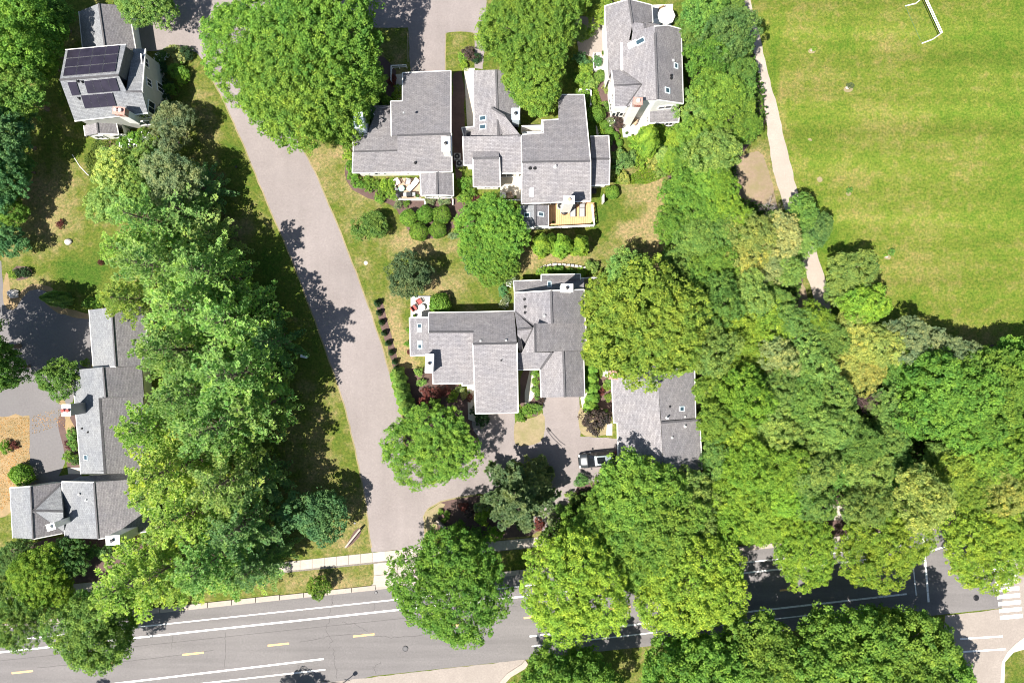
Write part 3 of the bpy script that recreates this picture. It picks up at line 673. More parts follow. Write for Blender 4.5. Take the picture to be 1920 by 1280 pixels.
# --- D: top right
h = House('patio_house', 1210, 120, 'tall white house with long ridge, brick chimney and white patio')
pd1 = h.roof([(1134,12,4.8),(1179,-1,7.0),(1184,44,7.0),(1226,52,None),(1232,187,None),(1175,200,None),(1152,132,None),(1142,152,None)][0:0]+[(1134,12,4.6),(1179,-1,6.8),(1186,44,6.8),(1168,132,None),(1147,132,None),(1141,150,None)], 'sh_sunlit', trim=(5,0), cap=(1,))
h.roof([(1179,-1,6.8),(1186,44,6.8),(1224,42,5.0),(1222,10,None)], 'sh_mid_shade', trim=(2,3))
h.roof([(1184,42,6.7),(1208,44,6.9),(1210,60,6.95),(1187,62,None)], 'sh_sunlit', cap=(1,)); h.roof([(1208,42,6.9),(1238,46,5.8),(1210,60,6.9)], 'sh_mid_shade')
pd2 = h.roof([(1167,80,5.7),(1228,62,8.0),(1233,187,8.0),(1204,188,None),(1176,200,None),(1205,158,None),(1168,131,None)], 'sh_sunlit', trim=(6,), cap=(1,), gutter=.3)
h.roof([(1186,60,6.5),(1228,48,8.0),(1228,64,8.0),(1184,76,None)], 'sh_sunlit')
pd3 = h.roof([(1228,50,8.0),(1233,187,8.0),(1281,194,5.6),(1277,55,None),(1252,48,None)], 'sh_mid_shade', trim=(2,3,4,1))
pd4 = h.roof([(1147,132,5.2),(1168,130,5.2),(1205,158,6.6),(1151,161,None)], 'sh_sunlit', trim=(3,), cap=(1, 2)); pd5 = h.roof([(1151,161,6.6),(1205,158,6.6),(1175,200,5.1),(1152,200,None)], 'sh_sunlit', trim=(2,3), cap=(1,))
wD = h.walls([(1134,12,4.5),(1179,0,6.6),(1222,10,4.9),(1224,42,4.9),(1277,55,5.5),(1281,194,5.5),(1233,187,7.8),(1204,190,6.4),(1175,200,5.0),(1152,200,5.0),(1151,161,6.4),(1147,134,5.0),(1141,150,4.5)], inset=.2, drop=.2)
e = facing(wD, P(1281,194,5), P(1233,187,5)); h.window(*e, .5, 3.6, 1.5, 1.0)
e = facing(wD, P(1175,200,5), P(1152,200,5)); h.window(*e, .35, .9, .8, 1.3); h.window(*e, .75, .9, .8, 1.3)
e = facing(wD, P(1151,161,5), P(1152,200,5)); h.window(*e, .25, 1.0, .8, 1.2); h.window(*e, .75, 1.0, .8, 1.2); h.window(*e, .3, 3.4, .8, 1.0); h.window(*e, .7, 3.4, .8, 1.0)
e = facing(wD, P(1151,161,5), P(1147,134,5)); h.window(*e, .5, 3.2, .7, 1.0)
h.roof([(1218,203,3.0),(1274,204,3.0),(1272,229,2.4),(1217,231,None)], 'sh_mid_shade', trim=(1,2,3)); ws = h.walls([(1218,203,2.9),(1274,204,2.9),(1272,229,2.3),(1217,231,2.3)], inset=.15)
e = facing(ws, P(1272,229,2), P(1217,231,2)); h.window(*e, .35, .7, 1.6, 1.1); h.window(*e, .75, .7, .9, 1.1)
e = facing(ws, P(1218,203,2), P(1217,231,2)); h.window(*e, .5, .5, .7, 1.6)
h.sunk(pd3, 1267, 124, .45, .5); h.sunk(pd3, 1251, 170, .6, .5); h.sunk(pd2, 1186, 84, .9, .55, ('skyblind',), .2); h.sunk(pd2, 1201, 78, .95, .5, ('skyglass',), .2)
h.vent(pd3, 1258, 142, .1, .3); h.vent(pd3, 1258, 147, .1, .3); h.boxvent(pd3, 1262, 114, .35); h.chimney(1196, 190, 8.6, 0, .9, .7, 'brick', -.05, 1, 'trim', 'brick')
hD = h

# --- E: centre
h = House('central_house', 930, 660, 'large white house with broad grey roofs and skylights in the middle of the photo')
pw = h.roof([(768,596,2.8),(804,595,3.5),(805,665,3.5),(770,667,None)], 'sh_sunlit', trim=(0,2,3)); 
pe2 = h.roof([(804,622,4.8),(888,622,4.8),(888,585,3.2),(804,586,None)], 'sh_mid_shade', trim=(2,3), cap=(0,))
pe3 = h.roof([(804,622,4.8),(888,622,4.8),(889,722,3.0),(866,722,None),(866,718,None),(812,719,None),(811,680,None),(804,666,None)], 'sh_sunlit', trim=(2,3,4,5,6))
pe4 = h.roof([(887,645,5.8),(969,643,5.8),(964,583,3.2),(887,585,None)], 'sh_mid_shade', trim=(2,), cap=(0,))
pe5 = h.roof([(887,645,5.8),(969,643,5.8),(971,773,2.9),(892,775,None)], 'sh_sunlit', trim=(1,2,3))
we = h.walls([(804,586,3.1),(964,583,3.1),(969,643,5.6),(971,773,2.8),(892,775,2.8),(889,722,2.9),(812,719,2.9),(811,680,3.4),(804,666,3.4),(770,667,2.7),(768,596,2.7),(804,595,3.4)], inset=.3, drop=.15)
e = facing(we, P(971,773,3), P(892,775,3)); 
a, b = e; d = (b-a).normalized(); nn = Vector((d.y, -d.x, 0))
c = (Vector((a.x, a.y, 0))+Vector((b.x, b.y, 0)))/2+nn*.03; m = MB(); m.box(c.x, c.y, .02, 4.2, .08, 2.2, math.atan2(d.y, d.x)); m.build('garage_door', M['trim'], h.o)
e = facing(we, P(889,722,3), P(812,719,3)); h.window(*e, .4, .9, 1.6, 1.2)
h.sunk(pw, 787, 614, .45, .85, ('skyglass', 'skyblind')); h.sunk(pw, 788, 646, .45, .85, ('skyblind', 'skyglass'))
h.boxvent(pe4, 901, 639, .3); h.boxvent(pe4, 949, 638, .3); h.vent(pe5, 940, 675, .07, .3)
h.chimney(805, 681, 5.6, 0, .8, 2.1, 'trim', -.05, 1, 'darkmetal'); 
# right unit
pn = h.roof([(963,527,2.9),(1095,522,2.9),(1095,543,3.5),(965,549,None)], 'sh_mid_shade', trim=(0,3)); pn3 = h.roof([(1015,515,2.88),(1088,514,2.88),(1088,523,3.2),(1015,525,None)], 'sh_mid_shade', trim=(0,1,3))
p6 = h.roof([(965,549,3.9),(1033,545,6.3),(1035,606,6.3),(1002,612,None),(965,584,None)], 'sh_sunlit', cap=(1, 3), trim=(0, 4))
p7 = h.roof([(1033,545,6.3),(1095,543,3.9),(1097,606,3.9),(1035,606,None)], 'sh_mid_shade', trim=(0,1))
p8 = h.roof([(1003,606,6.9),(1098,604,3.6),(1099,656,3.6),(1004,660,None)], 'sh_mid_shade', trim=(1,), cap=(3,))
p8b = h.roof([(1003,606,6.9),(1004,660,6.9),(978,662,5.9),(999,618,None)], 'sh_sunlit')
h.roof([(965,584,3.9),(1000,615,5.6),(970,618,5.4)], 'sh_mid_shade', cap=()); h.roof([(970,618,5.4),(1000,615,5.6),(976,662,3.6),(971,650,None)], 'sh_sunlit', cap=(0, 1))
p9 = h.roof([(982,661,4.3),(1035,660,4.4),(1013,692,3.0),(971,693,None),(971,661,None)], 'sh_sunlit', trim=(2,), cap=(1,))
p10 = h.roof([(1013,692,2.9),(1036,659,3.9),(1056,658,4.7),(1059,744,4.7),(1015,745,None)][0:0]+[(1013,690,2.9),(1056,658,4.6),(1059,744,4.6),(1015,745,None)], 'sh_sunlit', trim=(3,), cap=(1,))
p10b = h.roof([(1013,691,2.95),(1037,659,3.85),(1057,658,4.62)], 'sh_sunlit')
p11 = h.roof([(1056,658,4.6),(1059,744,4.6),(1096,744,3.0),(1094,657,None)], 'sh_mid_shade', trim=(2,))
wn = h.walls([(963,527,2.8),(1095,522,2.8),(1095,543,3.4),(1033,545,3.6),(965,549,3.4)], inset=.2)
h.walls([(965,549,3.8),(1033,545,6.2),(1095,543,3.8),(1097,604,3.6),(1097,656,3.5),(1004,660,6.75),(978,662,5.7),(965,584,3.7)], inset=.22, drop=.15)
h.walls([(971,662,3.6),(1004,660,4.0),(1013,692,2.9),(971,693,2.8)], inset=.2)
wg = h.walls([(1013,662,2.9),(1056,658,4.5),(1094,657,2.9),(1096,744,2.9),(1059,744,4.5),(1015,745,2.9)], inset=.25)
h.sunk(pn, 1030, 533, .35, .6); h.chimney(1063, 540, 7.4, 2.5, 1.25, .8, 'trim', 0, 1)
for x, y in ((984,561),(985,575),(985,586)): h.vent(p6, x, y, .1, .25)
h.vent(p6, 1021, 592, .12, .4, 'grey')
hE = h

# --- F: right of centre
h = House('east_grey_house', 1230, 780, 'grey roofed house by the parked car, half hidden under trees')
pf1 = h.roof([(1146,688,3.2),(1232,686,5.4),(1243,862,5.4),(1243,885,None),(1160,888,None),(1158,793,None),(1151,793,None)], 'sh_sunlit', trim=(6,5,4,3), cap=())
pf2 = h.roof([(1232,686,5.4),(1240,790,5.4),(1304,783,3.8),(1302,686,None)], 'sh_mid_shade', trim=(2,))
pf3 = h.roof([(1240,792,5.6),(1245,886,5.6),(1316,880,3.7),(1312,786,None)], 'sh_mid_shade', trim=(2,), cap=(3,))
h.walls([(1146,688,3.1),(1232,686,5.3),(1302,686,3.7),(1305,784,3.6),(1312,786,3.6),(1316,880,3.6),(1245,886,5.3),(1160,888,3.0),(1158,793,3.1),(1151,793,3.1)], inset=.3)
m = MB(); p = P(1160, 842, 0); m.box(p.x+.27, p.y, .02, .08, 4.6, 2.2, .05); m.build('garage_door', M['trim'], h.o)
h.chimney(1150, 703, 6.4, 0, .95, .85, 'brick', -.05, 1, 'trim', 'brick'); h.chimney(1143, 692, 3.0, 0, .8, .5, 'grey', 0, 1)
h.sunk(pf2, 1278, 766, .5, .45); h.vent(pf2, 1256, 762, .09, .2); h.boxvent(pf2, 1284, 781, .3); h.vent(pf2, 1250, 783, .1, .7, 'trim'); h.vent(pf3, 1284, 799, .1, .4, 'trim'); h.vent(pf3, 1260, 820, .08, .3, 'trim')
hF = h

# --- G: left, long building
h = House('long_left_house', 200, 800, 'long blue grey roofed building beside the pine row at the left')
h.roof([(167,581,2.9),(209,576,4.9),(217,687,4.9),(175,688,None)], 'sh_blue', trim=(2,3), cap=(1,))
h.roof([(209,576,4.9),(217,687,4.9),(279,686,2.9),(271,574,None)], 'sh_mid_shade', trim=(2,))
pg = h.roof([(143,693,2.9),(193,688,4.9),(198,745,4.9),(187,746,None),(197,888,None),(152,888,None),(138,725,None)], 'sh_blue', trim=(5,6), cap=(1,))
pg2 = h.roof([(193,688,4.9),(198,745,4.9),(270,744,2.5),(266,687,None)], 'sh_mid_shade'); pg3 = h.roof([(187,746,5.1),(197,888,5.1),(276,886,2.6),(268,744,None)], 'sh_mid_shade', trim=(), cap=(0,))
h.walls([(167,581,2.8),(209,576,4.8),(271,574,2.8),(279,686,2.8),(217,687,4.7),(175,688,2.8)], inset=.25); h.walls([(143,693,2.8),(193,688,4.7),(266,687,2.6),(276,886,2.5),(197,888,4.8),(152,888,2.8)], inset=.25)
h.roof([(150,893,2.2),(272,884,2.2),(272,900,2.7),(118,906,None)], 'sh_blue'); h.walls([(150,893,2.1),(272,884,2.1),(272,900,2.6),(118,906,2.6)], inset=.2)
pg4 = h.roof([(116,903,3.0),(176,904,5.0),(184,1010,5.0),(122,1008,None)], 'sh_blue', trim=(3,0), cap=(1,)); h.roof([(176,904,5.0),(184,1010,5.0),(292,993,2.6),(272,896,None)], 'sh_mid_shade', trim=(1,2))
h.walls([(116,903,2.9),(176,904,4.9),(272,896,2.6),(292,993,2.5),(184,1010,4.8),(122,1008,2.9)], inset=.25)
h.roof([(19,914,2.6),(57,912,4.4),(62,1010,4.4),(24,1008,None)], 'sh_blue', trim=(3,0), cap=(1,)); h.roof([(57,912,4.4),(62,1010,4.4),(122,998,2.4),(116,904,None)], 'sh_mid_shade', trim=(1,))
h.roof([(113,908,2.7),(118,958,4.35),(62,957,4.45)], 'sh_blue', cap=(1, 2)); h.roof([(62,958,4.45),(118,959,4.35),(121,1000,2.75)], 'sh_blue', cap=(2,))
h.walls([(19,914,2.5),(57,912,4.3),(116,905,2.3),(122,998,2.3),(62,1010,4.3),(24,1008,2.5)], inset=.25)
h.chimney(96, 987, 6.3, 2.5, .85, .65, 'trim', .3, 1, 'trim'); h.chimney(212, 1012, 7.4, 0, 1.45, .95, 'trim', .05, 1)
h.chimney(125, 769, 6.4, 0, .9, 1.25, 'grey', 0, 2, 'redcush', 'trim'); h.sunk(pg, 162, 857, .5, .5)
for x, y in ((154,803),(165,810)): h.vent(pg, x, y, .08, .3)
h.vent(pg2, 222, 669, .1, .5, 'trim'); h.vent(pg4, 150, 926, .14, .3, 'grey'); h.vent(pg4, 162, 937, .1, .3, 'trim')
hG = h

for q in ([(1514,96),(1520,90),(1530,92),(1528,100),(1518,101)],[(1580,168),(1588,160),(1600,164),(1598,172),(1586,174)],[(1655,484),(1662,476),(1672,480),(1668,488)],[(1530,335),(1538,330),(1544,338),(1536,344)],[(1584,362),(1592,358),(1598,364),(1590,369)],[(1512,262),(1520,258),(1524,266)]):
    struct(sheet('worn_patch', q, .008, M['straw'], .12, 7, 2))
# paved patches at houses
pt = struct(sheet('white_patio', [(1163,205),(1218,202),(1220,232),(1206,258),(1168,258)], .03, M['white_pat'])); struct(sheet('paved_patio', [(740,334),(790,334),(790,374),(742,373)], .03, M['peach']))
struct(sheet('paved_patio', [(770,556),(806,556),(806,598),(770,598)], .03, M['white_pat'])); struct(sheet('paved_patio', [(938,326),(977,326),(977,372),(938,372)], .03, M['cream']))
struct(sheet('house_path', [(870,128),(890,128),(890,238),(876,238)], .03, M['cream'])); struct(sheet('house_path', [(742,140),(757,138),(757,192),(744,190)], .03, M['cream']))
struct(sheet('house_path', [(1112,100),(1138,97),(1138,132),(1113,130)], .03, M['white_pat'])); struct(sheet('house_path', [(876,722),(889,722),(890,790),(878,786)], .03, M['cream']))
struct(sheet('house_path', [(994,690),(1004,690),(1002,742),(984,768),(984,735)], .03, M['cream'])); struct(sheet('house_path', [(1088,745),(1104,733),(1104,762),(1092,766)], .03, M['cream']))
struct(sheet('house_path', [(1138,795),(1148,793),(1148,816),(1136,816)], .03, M['cream'])); struct(sheet('house_path', [(1117,236),(1127,236),(1126,256),(1119,256)], .03, M['cream']))
struct(sheet('house_path', [(127,876),(152,876),(152,888),(128,888)], .03, M['cream'])); struct(sheet('paved_patio', [(1088,522),(1123,520),(1123,552),(1094,553)], .03, M['tan_concrete']))
struct(sheet('paved_patio', [(1218,10),(1262,8),(1258,50),(1225,46)], .03, M['white_pat'])); struct(sheet('house_path', [(1300,722),(1314,728),(1313,765),(1306,765)], .03, M['peach']))

# low walls, rails and fences
def wallrun(name, pts, h_, t_, mat, label, cat, group=None, z=0, pieces=None):
    ps = [P(x, y, h_) for x, y in pts]; ps = [Vector((p.x, p.y, z)) for p in ps]; o = thing(name, sum(ps, Vector())/len(ps), label, cat, group)
    for i in range(len(ps)-1):
        a, b = ps[i], ps[i+1]; d = b-a; mid = (a+b)/2; rz = math.atan2(d.y, d.x); m = MB()
        if pieces == 'rail':
            m.box(mid.x, mid.y, h_-.08, d.length, .09, .08, rz); m.box(mid.x, mid.y, h_*.4, d.length, .05, .06, rz); m.build('rail', M[mat], o)
            k = max(2, int(d.length/1.2))
            for j in range(k+1): p = a.lerp(b, j/k); q = MB(); q.box(p.x, p.y, 0, .1, .1, h_+.03, rz); q.build('post', M[mat], o)
        elif pieces == 'stones':
            k = max(1, int(d.length/.45))
            for j in range(k):
                p = a.lerp(b, (j+.5)/k); q = MB(); s_ = d.length/k; q.box(p.x, p.y, 0, s_*.9, t_*rnd.uniform(.8, 1.2), h_*rnd.uniform(.8, 1.2), rz+rnd.uniform(-.15, .15), .82); q.build('stone', M[mat], o)
        else: m.box(mid.x, mid.y, z, d.length+t_*.98, t_, h_, rz); m.build('wall_section', M[mat], o)
    return o
wallrun('garden_rail', [(733,150),(733,123),(761,122)], 1.1, .1, 'trim', 'L-shaped white garden rail left of the top driveway', 'fence', None, 0, 'rail')
wallrun('stone_edging', [(1006,514),(1012,503),(1025,497),(1045,495),(1070,497),(1092,500),(1105,504)], .3, .3, 'stone', 'curved row of pale stones edging the bed north of the central house', 'stone edging', None, 0, 'stones')
wallrun('patio_fence', [(1088,521),(1123,520),(1123,530)], 1.5, .12, 'trim', 'white fence round the small patio north east of the central house', 'fence', None, 0, 'rail')
wallrun('patio_wall', [(741,335),(741,374),(797,374),(797,388)], .5, .12, 'trim', 'low white edge round the peach patio with the lounger', 'garden wall')
wallrun('patio_wall', [(849,374),(849,383)], .5, .12, 'trim', 'short white wall stub at the south east corner of the sunroom', 'garden wall')
wallrun('patio_wall', [(938,360),(938,376),(976,374)], 1.0, .12, 'trim', 'white wall closing the cream courtyard patio above the bright tree', 'garden wall')
wallrun('patio_wall', [(770,556),(806,556)], .4, .1, 'trim', 'thin white edge along the top of the patio with red chairs', 'garden wall')
wallrun('patio_wall', [(1113,100),(1113,130),(1138,130)], .8, .12, 'trim', 'low white wall round the front steps of the patio house', 'garden wall')
wallrun('garden_wall', [(1087,168),(1108,168),(1108,196)], .8, .15, 'trim', 'white corner wall at the north east corner of the twin house', 'garden wall')
wallrun('privacy_wall', [(1132,365),(1132,378)], 1.6, .12, 'trim', 'short white wall at the south east corner of the twin house', 'garden wall')
wallrun('entry_sign_wall', [(648,1025),(674,993)], 1.0, .2, 'kerb', 'low pale sign wall on the grass left of the drive entrance', 'sign wall')
wallrun('entry_sign_wall', [(819,977),(848,1006)], 1.0, .2, 'kerb', 'low pale sign wall in the mulch right of the drive entrance', 'sign wall')
wallrun('timber_edging', [(1105,652),(1106,672)], .9, .1, 'trim', 'short white fence east of the central house beside the hedge', 'fence', None, 0, 'rail')
# kerbs of the verge islands at the bottom
kb = struct(sheet('verge_kerb', [(926,1290),(950,1262),(978,1244),(985,1236),(990,1244),(985,1252),(958,1268),(936,1292)], .12, M['kerb'], thick=.1))
struct(sheet('verge_kerb', [(605,1276),(640,1280),(644,1288),(600,1284)], .12, M['kerb'], thick=.1)); struct(sheet('corner_ramp', [(1878,1240),(1888,1222),(1905,1205),(1925,1190),(1925,1215),(1900,1222),(1884,1240),(1882,1300),(1874,1300)], .06, M['cream'], thick=.04))
struct(sheet('walk_stub', [(1548,945),(1578,948),(1580,974),(1550,975)], .055, M['concrete'], thick=.04))

# ------------------------------------------------------------------ plants: crown shapes
def leafmesh(name, pos, nrm, size, var, mat, aspect=.62, seed=0):
    "one diamond leaf per position, facing nrm"
    r = np.random.default_rng(seed); n = len(pos)
    nrm = nrm/np.maximum(1e-6, np.linalg.norm(nrm, axis=1))[:, None]
    t = r.normal(size=(n, 3)); u = np.cross(nrm, t); u /= np.maximum(1e-6, np.linalg.norm(u, axis=1))[:, None]; v = np.cross(nrm, u)
    s = size[:, None]*.5
    vs = np.stack([pos+u*s, pos+v*s*aspect+nrm*s*.18, pos-u*s, pos-v*s*aspect+nrm*s*.18], 1).reshape(-1, 3)
    return quadmesh(name, vs, var, mat)
def quadmesh(name, vs, var, mat):
    n = len(vs)//4; me = bpy.data.meshes.new(name)
    me.vertices.add(4*n); me.vertices.foreach_set('co', vs.astype(np.float32).ravel())
    me.loops.add(4*n); me.loops.foreach_set('vertex_index', np.arange(4*n, dtype=np.int32))
    me.polygons.add(n); me.polygons.foreach_set('loop_start', np.arange(0, 4*n, 4, dtype=np.int32))
    me.update(calc_edges=True)
    a = me.attributes.new('var', 'FLOAT', 'FACE'); a.data.foreach_set('value', np.clip(var, 0, 1).astype(np.float32))
    me.materials.append(mat); return me
def dirs(r, n, zmin=-1.0):
    z = r.uniform(zmin, 1, n); a = r.uniform(0, 2*np.pi, n); q = np.sqrt(1-z*z)
    return np.stack([q*np.cos(a), q*np.sin(a), z], 1)
def leafy(seed, R, zc, hz, nclump, per, leaf, lobes=11, cr=.55, lr=.44, up=.55, zmin=-.35, fl=.8, jag=.12):
    "broadleaf crown: limbs carry lobes, lobes carry clumps, clumps carry leaves"
    r = np.random.default_rng(seed)
    d = dirs(r, 400, -.25); L = [d[0]]
    for q in d[1:]:                                    # well spread lobes
        if min(np.linalg.norm(q-p) for p in L) > 1.75/math.sqrt(lobes) and len(L) < lobes: L.append(q)
    L = np.array(L); k = len(L)
    dist = r.uniform(.44, .70, k)*R; az = np.arctan2(L[:, 1], L[:, 0]); p1, p2 = r.uniform(0, 6.28, 2)
    dist *= 1+.17*np.sin(2*az+p1)+.13*np.sin(3*az+p2); lc = L*dist[:, None]*np.array([1, 1, hz/R]); lc = np.vstack([lc, [R*.08, -R*.05, hz*.42]])
    lrad = np.append(r.uniform(lr*.62, lr*1.25, k)*R, .40*R)
    w = lrad**2/np.sum(lrad**2); li = r.choice(len(lrad), nclump*2, p=w)
    dd = dirs(r, nclump*2, zmin); rad = lrad[li]*r.uniform(.78, 1.0+jag, nclump*2)
    cp = lc[li]+dd*rad[:, None]*np.array([1, 1, fl])
    keep = np.ones(len(cp), bool)
    for j in range(len(lrad)):
        inside = np.linalg.norm((cp-lc[j])/np.array([1, 1, fl]), axis=1) < lrad[j]*.72; keep &= ~inside
    cp = cp[keep][:nclump]; dd = dd[keep][:nclump]
    nf = nclump//5; q = dirs(r, nf, -.2); q[:, 2] *= .25; rf = r.uniform(0, 1, nf)**.5*.80*R     # inner foliage under the lobes
    aa = r.uniform(0, 6.283, nf); cp = np.vstack([cp, np.stack([rf*np.cos(aa), rf*np.sin(aa), r.uniform(-.35, .1, nf)*hz], 1)]); dd = np.vstack([dd, q]); nc = len(cp)
    crad = r.uniform(.6, 1.3, nc)*cr; tone = r.normal(.5, .13, nc)
    ci = np.repeat(np.arange(nc), per); n = len(ci)
    ld = dirs(r, n, -.3); ld = ld+dd[ci]*.5; ld /= np.linalg.norm(ld, axis=1)[:, None]
    pos = cp[ci]+ld*(crad[ci]*r.uniform(.3, 1.0, n)**.6)[:, None]*np.array([1, 1, .75])
    nrm = ld*.55+np.array([0, 0, up])+r.normal(size=(n, 3))*.5
    pos[:, 2] += zc
    me = leafmesh('crown', pos, nrm, leaf*r.uniform(.7, 1.35, n), tone[ci]+r.normal(0, .14, n), M['leaf'], seed=seed)
    return me, lc+np.array([0, 0, zc])
def trunk_mesh(zt, r0, ends, rr=.35, mat='bark', seed=0, nlim=6):
    m = MB(); q = random.Random(seed); top = Vector((q.uniform(-.2, .2), q.uniform(-.2, .2), zt)); mid = Vector((q.uniform(-.1, .1), q.uniform(-.1, .1), zt*.5))
    m.tube((0, 0, -.1), (0, 0, .35), r0*1.5, r0, 8); m.tube((0, 0, .3), mid, r0, r0*.8, 8); m.tube(mid, top, r0*.8, r0*.5, 8)
    for e in ends[:nlim]:
        e = Vector(e); s = mid.lerp(top, q.uniform(.3, 1)); k = s.lerp(e, .5)+Vector((0, 0, .25)); m.tube(s, k, r0*.42, r0*.27, 5, False); m.tube(k, e, r0*.27, r0*.08, 5, False)
    me = bpy.data.meshes.new('trunk'); me.from_pydata(m.v, [], m.f); me.materials.append(M[mat]); return me
def pine(seed, R, Ht, whorls, tuft=.5, needles=15, droop=.1, z0=.16, blade=.085, dens=2.3, fan=1.9, sp0=.2):
    "long level branches in whorls, each a plume of needle tufts"
    r = np.random.default_rng(seed); P_, A_, T_, S_ = [], [], [], []; m = MB(); m.tube((0, 0, -.1), (0, 0, Ht*.5), .28, .2, 8); m.tube((0, 0, Ht*.5), (0, 0, Ht*.98), .2, .03, 6)
    for w in range(whorls):
        f = w/(whorls-1); z = Ht*(z0+(1-z0)*f**.9*.98); nb = int(r.integers(5, 8)); a0 = r.uniform(0, 6.28)
        for b in range(nb):
            Lb = R*(1.02-f)**.62*r.uniform(.5, 1.12)+.35; az = a0+b*6.283/nb+r.uniform(-.25, .25)
            d = np.array([math.cos(az), math.sin(az), 0]); side = np.array([-d[1], d[0], 0]); tone = r.normal(.5, .1)
            rise = (.05+.55*f)*Lb; end = d*Lb+np.array([0, 0, z+rise*.6-droop*Lb])
            m.tube((0, 0, z), tuple(end*.95+np.array([0, 0, z])*.05), .055*(1.2-f), .015, 4, False)
            nt_ = max(3, int(Lb*dens))
            for j in range(nt_):
                t = .22+.78*(j+r.uniform(0, .8))/nt_; sp = Lb*.30*(1.08-t)*fan*math.sin(min(1, t*1.4)*1.57)
                base = d*Lb*t+np.array([0, 0, z+(rise*.6-droop*Lb)*t+.12*math.sin(t*3)])
                for sgn in (-1, 1, 0):
                    sl = sp*r.uniform(.35, 1.05) if sgn else 0
                    ax = d*.75+side*sgn*.75+np.array([0, 0, .22]); ax /= np.linalg.norm(ax)
                    n2 = max(1, int(sl/sp0)) if sgn else 1
                    for q in range(n2):
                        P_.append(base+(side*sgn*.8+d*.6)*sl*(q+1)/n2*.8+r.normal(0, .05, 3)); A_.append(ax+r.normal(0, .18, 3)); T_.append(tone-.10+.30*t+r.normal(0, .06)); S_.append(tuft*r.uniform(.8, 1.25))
    P_, A_, T_, S_ = map(np.array, (P_, A_, T_, S_)); n = len(P_); A_ /= np.linalg.norm(A_, axis=1)[:, None]
    i = np.repeat(np.arange(n), needles); k = len(i); dd = A_[i]*.95+np.array([0, 0, .22])+dirs(r, k, -.4)*.6; dd /= np.linalg.norm(dd, axis=1)[:, None]
    ln = S_[i]*r.uniform(.6, 1.1, k); s = np.cross(dd, np.array([0, 0, 1.0])+r.normal(0, .5, (k, 3))); s /= np.maximum(1e-6, np.linalg.norm(s, axis=1))[:, None]
    a = P_[i]; b = a+dd*ln[:, None]; mid = (a*.45+b*.55); w_ = blade
    vs = np.stack([a, mid+s*w_, b, mid-s*w_], 1).reshape(-1, 3)
    me = quadmesh('crown', vs, T_[i]+r.normal(0, .10, k), M['needle']); tm = bpy.data.meshes.new('trunk'); tm.from_pydata(m.v, [], m.f); tm.materials.append(M['bark']); return me, tm
def conic(seed, R, Ht, n, leaf, power=1.0, lump=.12, zb=.05, tiers=0):
    "dense upright evergreen: leaf sprays on an uneven cone or column"
    r = np.random.default_rng(seed); t = r.uniform(0, 1, n)**.8; a = r.uniform(0, 2*np.pi, n); ph = r.uniform(0, 6.28, 6)
    prof = (1-t**power)**(1/max(power, 1)) if power > 1 else (1-t)
    lum = 1+lump*(np.sin(a*3+ph[0]+t*4)+np.sin(a*5+ph[1]-t*7)+.7*np.sin(a*9+ph[2]+t*13))
    if tiers: lum *= 1+.16*np.sin(t*tiers*6.28)
    rad = R*(prof*.96+.04)*lum*r.uniform(.82, 1.04, n); z = Ht*(zb+(1-zb)*t)
    pos = np.stack([rad*np.cos(a), rad*np.sin(a), z], 1); d = np.stack([np.cos(a), np.sin(a), np.full(n, .6)], 1)+r.normal(0, .4, (n, 3))
    return leafmesh('crown', pos, d, leaf*r.uniform(.7, 1.3, n), .5+.25*(lum-1)/lump*.5+r.normal(0, .14, n), M['leaf'], .5, seed)
def ballm(seed, R, n, leaf, lump=.05):
    r = np.random.default_rng(seed); d = dirs(r, n, -.6); ph = r.uniform(0, 6.28, 4)
    lum = 1+lump*(np.sin(d[:, 0]*6+ph[0])+np.sin(d[:, 1]*7+ph[1])+np.sin(d[:, 2]*5+ph[2]))
    pos = d*(R*lum*r.uniform(.86, 1.04, n))[:, None]; pos[:, 2] = pos[:, 2]*.95+R*.85
    return leafmesh('crown', pos, d+r.normal(0, .5, (n, 3)), leaf*r.uniform(.7, 1.3, n), .5+r.normal(0, .2, n), M['leaf'], .6, seed)
def fronds(seed, R, Ht, n, w):
    "low spreading shrub of arching sprays"
    r = np.random.default_rng(seed); V = []; T = []
    for i in range(n):
        az = r.uniform(0, 6.28); el = r.uniform(.1, 1.2); L = R*r.uniform(.55, 1.05); d = np.array([math.cos(az), math.sin(az)]); s = np.array([-d[1], d[0], 0]); tone = r.normal(.5, .15)
        for j in range(14):
            t = (j+1)/14; p = np.array([d[0]*L*t*math.cos(el*.8*(1-t*.6)), d[1]*L*t*math.cos(el*.8*(1-t*.6)), Ht*(.15+math.sin(el)*t*(1.5-t)*.9)])
            for sg in (-1, 1):
                ln = w*(1.2-t*.7)*2.2; e = p+s*sg*ln+np.array([d[0], d[1], -.15])*ln*.8; q = np.cross(e-p, [0, 0, 1]); q = q/max(1e-6, np.linalg.norm(q))*w*.35
                mid = (p+e)/2+np.array([0, 0, .04]); V += [p, mid+q, e, mid-q]; T.append(tone+r.normal(0, .1))
    return quadmesh('crown', np.array(V), np.array(T), M['leaf'])
def twigs(seed, Ht, R, mat):
    q = random.Random(seed); m = MB()
    def grow(p, d, L, rad, lv):
        e = p+d*L; m.tube(p, e, rad, rad*.6, 4, False)
        if lv <= 0: return
        for _ in range(q.randint(3, 4)):
            dd = (d+Vector((q.uniform(-1, 1), q.uniform(-1, 1), q.uniform(-.2, .6)))*.75).normalized(); grow(p.lerp(e, q.uniform(.4, 1)), dd, L*q.uniform(.6, .85), rad*.55, lv-1)
    grow(Vector((0, 0, 0)), Vector((0, 0, 1)), Ht*.35, R*.04+.05, 5)
    me = bpy.data.meshes.new('branches'); me.from_pydata(m.v, [], m.f); me.materials.append(M[mat]); return me

